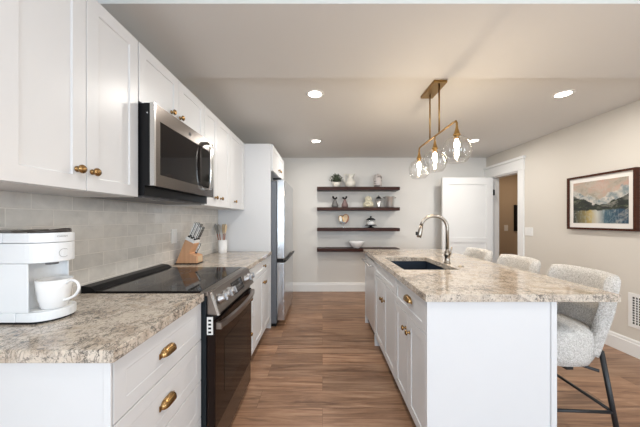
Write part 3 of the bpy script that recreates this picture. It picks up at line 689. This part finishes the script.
# ------------------------------------------------------------------ knife block, crock, outlet
t = thing('knife_block', 'slanted wooden knife block on the far left counter', 'knife block', (-1.14, 2.23, 0.914))
MB().box(-1.235, -1.045, 2.17, 2.28, 0.9145, 0.922).build('foot', 'blk', t)
MB().prism([(-1.228, 0.9225), (-1.05, 0.9225), (-1.05, 0.985), (-1.115, 1.005), (-1.078, 1.086), (-1.148, 1.122)], 2.172, 2.278, 'y').build('body', 'block', t, bevel=0.003)
MB().prism([(-1.149, 1.123), (-1.079, 1.087), (-1.069, 1.110), (-1.139, 1.146)], 2.172, 2.278, 'y').build('cap', 'switch', t, bevel=0.002)
MB().box(-1.049, -1.047, 2.19, 2.26, 0.93, 0.98).build('front_inlay', 'tan', t)
def knife(x, y, z, L, label, grp=None, w=0.0048):
    d = Vector((0.42, 0, 0.907)); n = Vector((0.907, 0, -0.42)); o = Vector((x, y, z))
    k = thing('kitchen_knife', label, 'knife', o, grp)
    def pr(name, a0, a1, hw, ht, m, par):
        vs = [o + d * a + n * b + Vector((0, c, 0)) for a in (a0, a1) for b, c in ((-hw, -ht), (hw, -ht), (hw, ht), (-hw, ht))]
        return MB().add(vs, [(3, 2, 1, 0), (4, 5, 6, 7), (0, 1, 5, 4), (1, 2, 6, 5), (2, 3, 7, 6), (3, 0, 4, 7)]).build(name, m, par, bevel=0.0015)
    pr('bolster', 0.0, 0.012, 0.008, 0.006, 'blk', k)
    pr('handle', 0.012, L, 0.0062, w, 'chrome', k)
    pr('spine', 0.02, L + 0.002, 0.0085, 0.002, 'blk', k)
    return k
i = 0
for a in (0.16, 0.50, 0.84):
    for y in (2.190, 2.225, 2.260):
        bx = -1.139 + 0.070 * a; bz = 1.146 - 0.036 * a + 0.0012
        knife(bx + 0.002, y, bz, 0.130 - 0.015 * (a > 0.6), 'steel-handled knife standing in the upper slots of the knife block', 'knives in the upper slots of the block'); i += 1
knife(-1.083, 2.225, 1.0, 0.09, 'single knife in the low front slot of the knife block')
t = tag(MB().lathe([(0.0, 0), (0.046, 0), (0.048, 0.003), (0.048, 0.145), (0.045, 0.145), (0.044, 0.01), (0, 0.008)], (-1.125, 2.93, 0.9145), n=32).build('utensil_crock', 'ceramic'), 'white cylindrical crock of utensils in the counter corner', 'crock')
uts = [(-0.040, 0.0, -0.075, 0.005, 'utensil', 'spatula', 'pale grey spatula leaning left in the utensil crock'), (-0.018, -0.01, -0.036, -0.012, 'utensil', 'spoon', 'pale grey spoon near the middle of the utensil crock'),
       (0.008, 0.012, 0.002, 0.012, 'tan', 'spoon', 'pale wooden spoon upright in the utensil crock'), (0.022, 0.0, 0.030, 0.0, 'tan', 'spatula', 'wooden spatula leaning right in the utensil crock')]
for dx, dy, ex, ey_, mm, nm, lb in uts:
    b0 = Vector((-1.125 + dx * 0.5, 2.93 + dy * 0.5, 0.9245)); tp = Vector((-1.125 + ex, 2.93 + ey_, 1.185)); d = tp - b0
    k = thing(nm, lb, 'utensil', b0)
    MB().tube([b0, b0 + d * 0.78], 0.0055, 8).build('handle', 'copperwood', k)
    MB().tube([b0 + d * 0.78, b0 + d * 0.86, b0 + d * 1.0, b0 + d * 1.14, b0 + d * 1.2], [0.005, 0.010, 0.017, 0.015, 0.006], 10).build('head', mm, k)
def plate(face, pos, u, z, n, label, name='light_switch', m='switch'):
    p = fmap(face, pos); t = thing(name, label, 'outlet' if name == 'wall_outlet' else 'switch', p(u, 0, z)); w = 0.035 * n if n > 1 else 0.0375
    def bx(u0, u1, z0, z1, n0, n1, nm, mm, par, bv=0.001):
        a, b = p(u0, n0, z0), p(u1, n1, z1)
        return MB().box(min(a[0], b[0]), max(a[0], b[0]), min(a[1], b[1]), max(a[1], b[1]), z0, z1).build(nm, mm, par, bevel=bv)
    bx(u - w, u + w, z - 0.059, z + 0.059, 0.0, 0.006, 'plate', m, t, 0.002)
    for i in range(n):
        c = u + (i - (n - 1) / 2) * 0.046
        bx(c - 0.0165, c + 0.0165, z - 0.033, z + 0.033, 0.006, 0.009, 'socket' if name == 'wall_outlet' else 'rocker', m, t)
plate('+X', XL + 0.0095, 2.17, 1.150, 1, 'white outlet plate on the backsplash beside the knife block', 'wall_outlet')
plate('-X', XR, 3.70, 1.118, 2, 'white double light switch on the wall right of the doorway')
plate('-Y', 5.3, 3.74, 1.116, 1, 'small light switch on the tan hallway wall')

# ------------------------------------------------------------------ open door, hallway frame
t = bpy.data.objects.new('door_1', None); C.objects.link(t); t['kind'] = 'structure'; t.location = (2.5, 4.42, 0)
LX0, LX1, LY = 2.03, 2.885, 4.40
dl = MB()
def leaf(mb, x0, x1, z0, z1, holes, yf, yb, rec=0.012):
    xs = sorted({x0, x1, *[h[0] for h in holes], *[h[1] for h in holes]}); zs = sorted({z0, z1, *[h[2] for h in holes], *[h[3] for h in holes]})
    for i in range(len(xs) - 1):
        for j in range(len(zs) - 1):
            c = ((xs[i] + xs[i + 1]) / 2, (zs[j] + zs[j + 1]) / 2)
            inh = any(h[0] < c[0] < h[1] and h[2] < c[1] < h[3] for h in holes)
            mb.box(xs[i], xs[i + 1], yf + (rec if inh else 0), yb, zs[j], zs[j + 1])
leaf(dl, LX0, LX1, 0.012, 2.0, [(LX0 + 0.11, LX1 - 0.11, 0.22, 0.90), (LX0 + 0.11, LX1 - 0.11, 0.985, 1.88)], LY, LY + 0.036)
dl.build('leaf', 'trim', t)
MB().box(LX1 + 0.001, LX1 + 0.03, LY - 0.002, LY + 0.03, 1.70, 1.79).tube([(LX1 + 0.004, LY - 0.008, 1.695), (LX1 + 0.004, LY - 0.008, 1.795)], 0.006, 8).build('hinge', 'blk', t)
MB().box(LX1 + 0.001, LX1 + 0.03, LY - 0.002, LY + 0.03, 0.30, 0.39).build('hinge', 'blk', t)
t = thing('picture_frame', 'dark framed picture on the hallway wall seen through the doorway', 'picture', (4.1, 5.29, 1.06))
MB().box(3.895, 4.35, 5.272, 5.299, 1.055, 1.585).build('frame', 'blk', t, bevel=0.003)
MB().box(3.93, 4.315, 5.268, 5.272, 1.09, 1.55).build('print', 'dark', t)

# ------------------------------------------------------------------ painting and register
t = thing('framed_painting', 'abstract mountain lake painting in a walnut frame on the right wall', 'painting', (XR - 0.02, 2.775, 1.18))
PY0, PY1, PZ0, PZ1 = 2.405, 3.085, 1.178, 1.775
f = 0.022; x0, x1 = XR - 0.042, XR - 0.001
MB().box(x0, x1, PY0, PY1, PZ0, PZ0 + f).box(x0, x1, PY0, PY1, PZ1 - f, PZ1).box(x0, x1, PY0, PY0 + f, PZ0 + f, PZ1 - f).box(x0, x1, PY1 - f, PY1, PZ0 + f, PZ1 - f).build('frame', 'frame', t)
MB().box(XR - 0.026, XR - 0.004, PY0 + f, PY1 - f, PZ0 + f, PZ1 - f).build('mat_board', 'matboard', t)
MB().box(XR - 0.029, XR - 0.0265, PY0 + 0.068, PY1 - 0.068, PZ0 + 0.072, PZ1 - 0.072).build('canvas', 'painting', t)
t = thing('wall_register', 'white square-grid air register low on the right wall', 'vent', (XR, 2.32, 0.43))
VY0, VY1, VZ0, VZ1 = 2.10, 2.495, 0.27, 0.592
MB().box(XR - 0.008, XR - 0.0005, VY0, VY1, VZ0, VZ0 + .032).box(XR - 0.008, XR - 0.0005, VY0, VY1, VZ1 - .032, VZ1).box(XR - 0.008, XR - 0.0005, VY0, VY0 + .032, VZ0 + .032, VZ1 - .032).box(XR - 0.008, XR - 0.0005, VY1 - .032, VY1, VZ0 + .032, VZ1 - .032).build('frame', 'switch', t, bevel=0.001)
MB().box(XR - 0.002, XR - 0.0005, VY0 + .032, VY1 - .032, VZ0 + .032, VZ1 - .032).build('duct_shade', 'dark', t)  # flat dark sheet standing in for the shade behind the grille
g = MB(); n = 14
for k in range(1, n):
    y = VY0 + .032 + (VY1 - VY0 - .064) * k / n; g.box(XR - 0.007, XR - 0.003, y - 0.0035, y + 0.0035, VZ0 + .032, VZ1 - .032)
for k in range(1, 11):
    z = VZ0 + .032 + (VZ1 - VZ0 - .064) * k / 11; g.box(XR - 0.0071, XR - 0.0031, VY0 + .032, VY1 - .032, z - 0.0035, z + 0.0035)
g.build('grille', 'switch', t)

# ------------------------------------------------------------------ recessed lights
def downlight(x, y, z, label):
    t = thing('recessed_light', label, 'ceiling light', (x, y, z))
    MB().open_lathe([(0.058, -0.004), (0.064, -0.007), (0.080, -0.004), (0.082, 0.0)], (x, y, z), n=36).build('trim_ring', 'canring', t)
    MB().lathe([(0.060, -0.004), (0.060, -0.002), (0, -0.002)], (x, y, z), n=32).build('lens', 'can', t)
    area('downlight_lamp', (x, y, z - 0.02), (0, 0, 0), 0.11, 0.11, 8.5, (1.0, 0.96, 0.90), 'DISK')
downlight(-0.066, 2.30, ZC, 'round recessed ceiling light, nearer one on the left above the aisle')
downlight(-0.09, 3.68, ZC, 'round recessed ceiling light, farther one on the left near the shelves')
downlight(2.13, 2.30, ZC, 'round recessed ceiling light on the right side near the painting wall')
downlight(2.13, 3.66, ZC, 'round recessed ceiling light seen just past the largest glass globe')
for x in (-0.1, 2.1):
    for y in (0.3, -1.8, -4.0): area('fill_behind', (x, y, ZC - 0.02), (0, 0, 0), 0.11, 0.11, 5, (1.0, 0.96, 0.90), 'DISK')  # unseen lamps added as fill behind the camera, no fixtures modelled

# ------------------------------------------------------------------ pendant
PX = 0.94; PYS = (1.82, 2.175, 2.53); BZ = 1.985
t = thing('pendant_light', 'brass linear pendant with three clear glass globes over the island', 'pendant light', (PX, 2.175, ZC))
MB().box(PX - 0.055, PX + 0.052, 2.065, 2.345, ZC - 0.022, ZC - 0.0005).build('canopy', 'lampbrass', t, bevel=0.002)
for y in (2.095, 2.275): MB().tube([(PX, y, ZC - 0.022), (PX, y, BZ)], 0.0065, 10).build('rod', 'lampbrass', t)
ends = [(PX, PYS[0], BZ - 0.07), (PX, PYS[0], BZ - 0.02), (PX, PYS[0] + 0.012, BZ - 0.003), (PX, PYS[0] + 0.04, BZ), (PX, 2.175, BZ), (PX, PYS[2] - 0.04, BZ), (PX, PYS[2] - 0.012, BZ - 0.003), (PX, PYS[2], BZ - 0.02), (PX, PYS[2], BZ - 0.07)]
MB().tube(ends, 0.0075, 12).build('bar', 'lampbrass', t)
for y in PYS:
    sk = MB().lathe([(0.007, 0.045), (0.008, 0.04), (0.010, 0.024), (0.020, -0.012), (0.024, -0.016), (0.024, -0.024), (0.017, -0.026), (0.017, -0.042), (0.019, -0.044), (0.019, -0.050), (0, -0.050)], (PX, y, 1.902), n=24).build('socket', 'lampbrass', t)
    if y == PYS[1]: MB().tube([(PX, y, BZ - 0.07), (PX, y, BZ - 0.004)], 0.006, 10).build('stem', 'lampbrass', t)
    MB().open_lathe([(0.027, 0.076), (0.032, 0.073), (0.050, 0.069), (0.074, 0.052), (0.090, 0.022), (0.094, -0.010), (0.091, -0.044), (0.080, -0.076), (0.062, -0.100), (0.053, -0.103)], (PX, y, 1.792), n=40).build('globe', 'glass', t)
    bb_ = MB().lathe([(0.010, 0.050), (0.012, 0.040), (0.018, 0.022), (0.019, 0.006), (0.012, -0.014), (0.007, -0.030), (0.0065, -0.052), (0, -0.057)], (PX, y, 1.799), n=20).build('bulb', 'bulb', t)
    d = bpy.data.lights.new('bulb_lamp', 'POINT'); d.energy = 3.2; d.color = (1, 0.80, 0.56); d.shadow_soft_size = 0.03
    lo = bpy.data.objects.new('bulb_lamp', d); C.objects.link(lo); lo.location = (PX, y, 1.735)

# ------------------------------------------------------------------ floating shelves and their contents
SX0, SX1, SY0 = -0.094, 1.317, 4.42
tops = []
for z, w_ in ((1.816, 'topmost'), (1.467, 'second from top'), (1.114, 'third from top'), (0.763, 'lowest')):
    o = MB().box(SX0, SX1, SY0, YB - 0.001, z - 0.025, z + 0.03).build('floating_shelf', 'shelf', bevel=0.002)
    tag(o, 'dark walnut floating shelf on the back wall, ' + w_ + ' of the four', 'shelf', 'floating shelves on the back wall'); tops.append(z + 0.0305)
SYC = 4.53
def sx(px, y=SYC): return (px - CX) * y / F
# plant
x = sx(336.4); z = tops[0]
t = thing('potted_plant', 'bushy green plant in a small white pot on the top shelf', 'plant', (x, SYC, z))
MB().lathe([(0, 0), (0.045, 0), (0.058, 0.02), (0.070, 0.055), (0.072, 0.085), (0.066, 0.085), (0.062, 0.06), (0, 0.058)], (x, SYC, z), n=28).build('pot', 'pitcher', t)
fl = MB()
for i in range(420):
    a = random.uniform(0, 2 * PI); e = random.uniform(0.1, 1.45); r = random.uniform(0.03, 0.130)
    p = Vector((x + math.cos(a) * math.cos(e) * r, SYC + math.sin(a) * math.cos(e) * min(r, 0.105), z + 0.09 + math.sin(e) * r * 1.05))
    s_ = random.uniform(0.012, 0.022); d1 = Vector((random.uniform(-1, 1), random.uniform(-1, 1), random.uniform(0.2, 1.4))).normalized(); d2 = d1.orthogonal().normalized()
    fl.add([p, p + d1 * s_ + d2 * s_ * .4, p + d1 * s_ * 2, p + d1 * s_ - d2 * s_ * .4], [(0, 1, 2, 3)])
for i in range(14):
    a = 2 * PI * i / 14; fl.tube([(x, SYC, z + 0.06), (x + 0.07 * math.cos(a), SYC + 0.06 * math.sin(a), z + 0.16)], 0.0015, 4)
fl.build('foliage', 'leaf', t, recalc=False)
# pitcher
x = sx(350.5)
t = thing('pitcher', 'cream ceramic pitcher beside the plant on the top shelf', 'pitcher', (x, SYC, z))
pj = MB().lathe([(0, 0), (0.055, 0), (0.078, 0.02), (0.092, 0.055), (0.088, 0.095), (0.058, 0.135), (0.040, 0.165), (0.044, 0.195), (0.056, 0.225), (0.052, 0.225), (0.040, 0.196), (0.036, 0.165), (0.046, 0.13), (0.07, 0.09), (0.06, 0.02), (0, 0.01)], (x, SYC, z), n=32)
for i, p in enumerate(pj.v):
    if p[2] > z + 0.18:
        f_ = (p[2] - z - 0.18) / 0.045; dx = p[0] - x
        pj.v[i] = (p[0] + (0.03 * f_ if dx > 0.02 else 0), p[1], p[2] + (0.016 * f_ * max(0, dx) / 0.05) + (0.008 * f_ * max(0, -dx) / 0.05))
pj.build('body', 'pitcher', t)
MB().tube(smooth_path([(x - 0.045, SYC, z + 0.215), (x - 0.095, SYC - 0.02, z + 0.225), (x - 0.112, SYC - 0.03, z + 0.195), (x - 0.105, SYC - 0.02, z + 0.13), (x - 0.085, SYC, z + 0.075)], 6), 0.010, 10).build('handle', 'pitcher', t)
# canister
x = sx(377.9)
t = thing('canister', 'pale striped lidded canister on the top shelf', 'canister', (x, SYC, z))
MB().lathe([(0, 0), (0.062, 0), (0.068, 0.012), (0.068, 0.18), (0.062, 0.192), (0, 0.192)], (x, SYC, z), n=32).build('body', 'stripe', t)
MB().lathe([(0.064, 0.1925), (0.064, 0.204), (0.048, 0.22), (0.016, 0.226), (0.014, 0.236), (0, 0.239)], (x, SYC, z), n=28).build('lid', 'stripe', t)
# pear-shaped ornaments with two leaves
z = tops[1]
def pear(px, mm, label, flip):
    x = sx(px); t = thing('ornament', label, 'ornament', (x, SYC, z))
    MB().lathe([(0, 0), (0.045, 0), (0.060, 0.02), (0.058, 0.045), (0.040, 0.085), (0.026, 0.12), (0.018, 0.14), (0, 0.148)], (x, SYC, z), n=24).build('body', mm, t)
    for sgn in (-1, 1):
        h = 0.058 if sgn == flip else 0.040
        MB().tube([(x, SYC, z + 0.142), (x + sgn * 0.016, SYC, z + 0.158), (x + sgn * 0.030, SYC, z + 0.142 + h * 0.75), (x + sgn * 0.040, SYC, z + 0.142 + h)], [0.009, 0.014, 0.018, 0.006], 8).build('leaf', 'blk', t)
pear(334.9, 'greyfelt', 'small grey pear-shaped ornament with dark leaves, left of the pair', -1)
pear(344.8, 'pinkfelt', 'small mauve pear-shaped ornament with dark leaves, right of the pair', 1)
# knot sculpture: three lobes
x = sx(368.4)
t = thing('sculpture', 'cream rounded two-tier ceramic sculpture on the second shelf', 'sculpture', (x, SYC, z))
MB().lathe([(0.0, 0), (0.074, 0), (0.088, 0.02), (0.092, 0.055), (0.080, 0.088), (0.056, 0.106), (0.058, 0.13), (0.058, 0.158), (0.044, 0.186), (0.02, 0.198), (0, 0.20)], (x, SYC, z), n=32, sc=(1, 0.7)).build('body', 'cream', t)
kn = [(x - 0.02 + 0.045 * math.cos(a), SYC - 0.062, z + 0.055 + 0.028 * math.sin(a)) for a in [2 * PI * k / 24 for k in range(24)]]
kn2 = [(x + 0.002 + 0.028 * math.cos(a), SYC - 0.040, z + 0.150 + 0.026 * math.sin(a)) for a in [2 * PI * k / 24 for k in range(24)]]
MB().tube(kn, 0.012, 8, True).tube(kn2, 0.010, 8, True).build('coil', 'cream', t)
MB().ball((x + 0.05, SYC - 0.045, z + 0.04), 0.03, 0.03, 0.03).build('bud', 'cream', t)
# shaker
x = sx(378.6)
t = thing('cocktail_shaker', 'tall steel cocktail shaker on the second shelf', 'shaker', (x, SYC, z))
MB().lathe([(0, 0), (0.034, 0), (0.037, 0.01), (0.047, 0.15), (0, 0.15)], (x, SYC, z), n=28).build('cup', 'hammer', t)
MB().lathe([(0.048, 0.1505), (0.048, 0.158), (0.032, 0.18), (0.020, 0.188), (0.019, 0.192), (0, 0.192)], (x, SYC, z), n=28).build('lid', 'blkmetal', t)
MB().lathe([(0.017, 0.1925), (0.018, 0.208), (0.012, 0.214), (0, 0.215)], (x, SYC, z), n=20).build('cap', 'chrome', t)
# ice bucket
x = sx(389.6)
t = thing('ice_bucket', 'steel ice bucket with side handles at the right end of the second shelf', 'bucket', (x, SYC, z))
MB().lathe([(0, 0), (0.064, 0), (0.068, 0.008), (0.083, 0.185), (0.088, 0.190), (0.086, 0.194), (0.078, 0.19), (0.062, 0.014), (0, 0.012)], (x, SYC, z), n=36).build('pail', 'hammer', t)
for sgn in (-1, 1):
    MB().tube(smooth_path([(x + sgn * 0.080, SYC - 0.018, z + 0.165), (x + sgn * 0.102, SYC - 0.014, z + 0.17), (x + sgn * 0.108, SYC, z + 0.172), (x + sgn * 0.102, SYC + 0.014, z + 0.17), (x + sgn * 0.080, SYC + 0.018, z + 0.165)], 5), 0.006, 8).build('handle', 'blkmetal', t)
# gold heart shaped sculpture on clear stand
z = tops[2]; x = sx(343.5)
t = thing('sculpture', 'gold and bronze heart-like sculpture on a clear stand on the third shelf', 'sculpture', (x, SYC, z))
MB().box(x - 0.045, x + 0.045, SYC - 0.03, SYC + 0.03, z, z + 0.012).build('stand', 'glass', t)
MB().tube([(x, SYC, z + 0.012), (x, SYC, z + 0.075)], 0.006, 10).build('stem', 'glass', t)
def loop(cx_, cz_, rx, rz, tilt):
    out = []
    for k in range(32):
        a = 2 * PI * k / 32; u, w_ = rx * math.cos(a), rz * math.sin(a)
        out.append((cx_ + u * math.cos(tilt) - w_ * math.sin(tilt), SYC, cz_ + u * math.sin(tilt) + w_ * math.cos(tilt)))
    return out
for nm, cx_, cz_, rx, rz, tl, mm in (('right_lobe', x + 0.026, z + 0.155, 0.050, 0.080, -0.35, 'tan'), ('left_lobe', x - 0.040, z + 0.145, 0.032, 0.066, 0.30, 'pitcher')):
    lp_ = loop(cx_, cz_, rx, rz, tl)
    lb = MB().prism([(p[0], p[2]) for p in lp_], SYC - 0.010, SYC + 0.010, 'y').build(nm, mm, t, bevel=0.004)
    MB().tube(lp_, [0.009 + 0.006 * max(0, math.cos(2 * PI * k / 32)) for k in range(32)], 10, True).build('rim', 'copperwood' if mm == 'tan' else 'gold', lb)
MB().prism([(x - 0.085, z + 0.118), (x - 0.004, z + 0.066), (x + 0.05, z + 0.095), (x + 0.005, z + 0.100), (x - 0.03, z + 0.112)], SYC - 0.018, SYC + 0.006, 'y').build('point', 'coffeedark', t)
# cake stand
x = sx(370.8)
t = thing('cake_stand', 'black footed cake stand with a glass dome on the third shelf', 'cake stand', (x, SYC, z))
MB().lathe([(0, 0), (0.056, 0), (0.052, 0.010), (0.022, 0.022), (0.026, 0.034), (0.098, 0.040), (0.100, 0.050), (0, 0.050)], (x, SYC, z), n=36).build('stand', 'blk', t)
MB().lathe([(0.080, 0.051), (0.084, 0.09), (0.078, 0.135), (0.06, 0.152)], (x, SYC, z), n=36).build('dome', 'paneglass', t)
MB().lathe([(0.062, 0.051), (0.066, 0.075), (0.05, 0.118), (0, 0.125)], (x, SYC, z), n=28).build('cake', 'ceramic', t)
MB().lathe([(0.082, 0.133), (0.074, 0.148), (0.045, 0.168), (0.014, 0.176), (0.012, 0.184), (0.018, 0.194), (0.010, 0.204), (0, 0.206)], (x, SYC, z), n=32).build('lid_top', 'blkmetal', t)
# bowl
z = tops[3]; x = sx(356.5)
o = MB().lathe([(0, 0), (0.052, 0), (0.056, 0.008), (0.100, 0.040), (0.128, 0.090), (0.136, 0.128), (0.131, 0.128), (0.122, 0.092), (0.094, 0.046), (0.040, 0.016), (0, 0.014)], (x, SYC, z), n=40).build('bowl', 'ceramic')
tag(o, 'wide white bowl on the lowest shelf', 'bowl')

# ------------------------------------------------------------------ bar stools
def superell(rx, ry, a, e=2.6):
    c, s_ = math.cos(a), math.sin(a)
    return (rx * math.copysign(abs(c) ** (2 / e), c), ry * math.copysign(abs(s_) ** (2 / e), s_))
def make_stool():
    t = thing('bar_stool', 'cream boucle bar stool nearest the viewer at the island', 'stool', (0, 0, 0), 'boucle stools along the island')
    NS = 48
    prof = [(0.0, 0.452), (0.75, 0.455), (0.90, 0.466), (0.985, 0.51), (1.0, 0.57), (0.995, 0.62), (0.95, 0.655), (0.85, 0.672), (0.5, 0.680), (0.0, 0.682)]
    mb = MB(); vs = []
    for r, zz in prof:
        for k in range(NS):
            x, y = superell(0.200, 0.210, 2 * PI * k / NS); vs.append((x * r - 0.006, y * r, zz))
    fs = [(i * NS + k, i * NS + (k + 1) % NS, (i + 1) * NS + (k + 1) % NS, (i + 1) * NS + k) for i in range(len(prof) - 1) for k in range(NS)]
    mb.add(vs, fs, True).build('seat', 'boucle', t)
    # wrap-around back
    NA, NZ = 36, 10; A = math.radians(62); rings = []
    th = 0.058
    for i in range(NA + 1):
        a = -A + 2 * A * i / NA; u = abs(a) / A
        top = 0.985 - 0.015 * u ** 2 - 0.14 * max(0, (u - 0.80) / 0.20) ** 2.0
        ring = []
        tt = th * (1 - 0.25 * u)
        def P(off, zz):
            lean = 0.078 * ((zz - 0.53) / 0.43) - 0.028
            taper = 0.90 + 0.10 * min(1, (zz - 0.53) / 0.25)
            x, y = superell((0.205 + off) * taper, (0.224 + off) * taper, a, 3.4); return (x + lean, y, zz)
        for j in range(NZ + 1): ring.append(P(th * 0.5 * (1 if True else 0), 0.53 + (top - 0.03 - 0.53) * j / NZ))
        ring.append(P(th * 0.36, top - 0.008)); ring.append(P(0.0, top)); ring.append(P(-th * 0.36, top - 0.008))
        for j in range(NZ, -1, -1): ring.append(P(-th * 0.5, 0.53 + (top - 0.03 - 0.53) * j / NZ))
        rings.append(ring)
    R = len(rings[0]); vs = [p for r_ in rings for p in r_]
    fs = [(i * R + k, i * R + (k + 1) % R, (i + 1) * R + (k + 1) % R, (i + 1) * R + k) for i in range(NA) for k in range(R)]
    fs += [tuple(range(R)), tuple(reversed(range(NA * R, NA * R + R)))]
    mb = MB().add(vs, fs, True)
    mb.build('backrest', 'boucle', t)
    fr = MB().box(-0.14, 0.165, -0.02, 0.02, 0.434, 0.452).box(-0.02, 0.02, -0.16, 0.16, 0.4335, 0.4515)
    fr.build('seat_frame', 'blkmetal', t)
    feet = {}
    for sx_ in (-1, 1):
        for sy_ in (-1, 1):
            top_ = (0.150 if sx_ > 0 else -0.17, sy_ * 0.165, 0.455) ; foot = (0.212 if sx_ > 0 else -0.195, sy_ * 0.235, 0.0)
            if sx_ > 0: top_ = (0.140, sy_ * 0.196, 0.56)
            MB().tube([top_, foot], 0.0125, 12).build('leg', 'blkmetal', t)
            f_ = (0.225 - 0) / top_[2]; feet[(sx_, sy_)] = Vector(foot).lerp(Vector(top_), 0.235 / top_[2])
            MB().tube([(top_[0] * 0.97, top_[1] * 0.97, 0.444), (0.0, 0.0, 0.444)], 0.009, 8).build('strut', 'blkmetal', t)
    for a, b in (((-1, -1), (1, -1)), ((1, -1), (1, 1)), ((1, 1), (-1, 1)), ((-1, 1), (-1, -1))):
        MB().tube([feet[a], feet[b]], 0.009, 10).build('footrest_bar', 'blkmetal', t)
    return t
st = make_stool(); STX = 1.408
st.location = (STX, 1.64, 0)
dup(st, (STX, 2.165, 0), 'cream boucle bar stool in the middle of the three')
dup(st, (STX, 2.715, 0), 'cream boucle bar stool farthest away at the island')
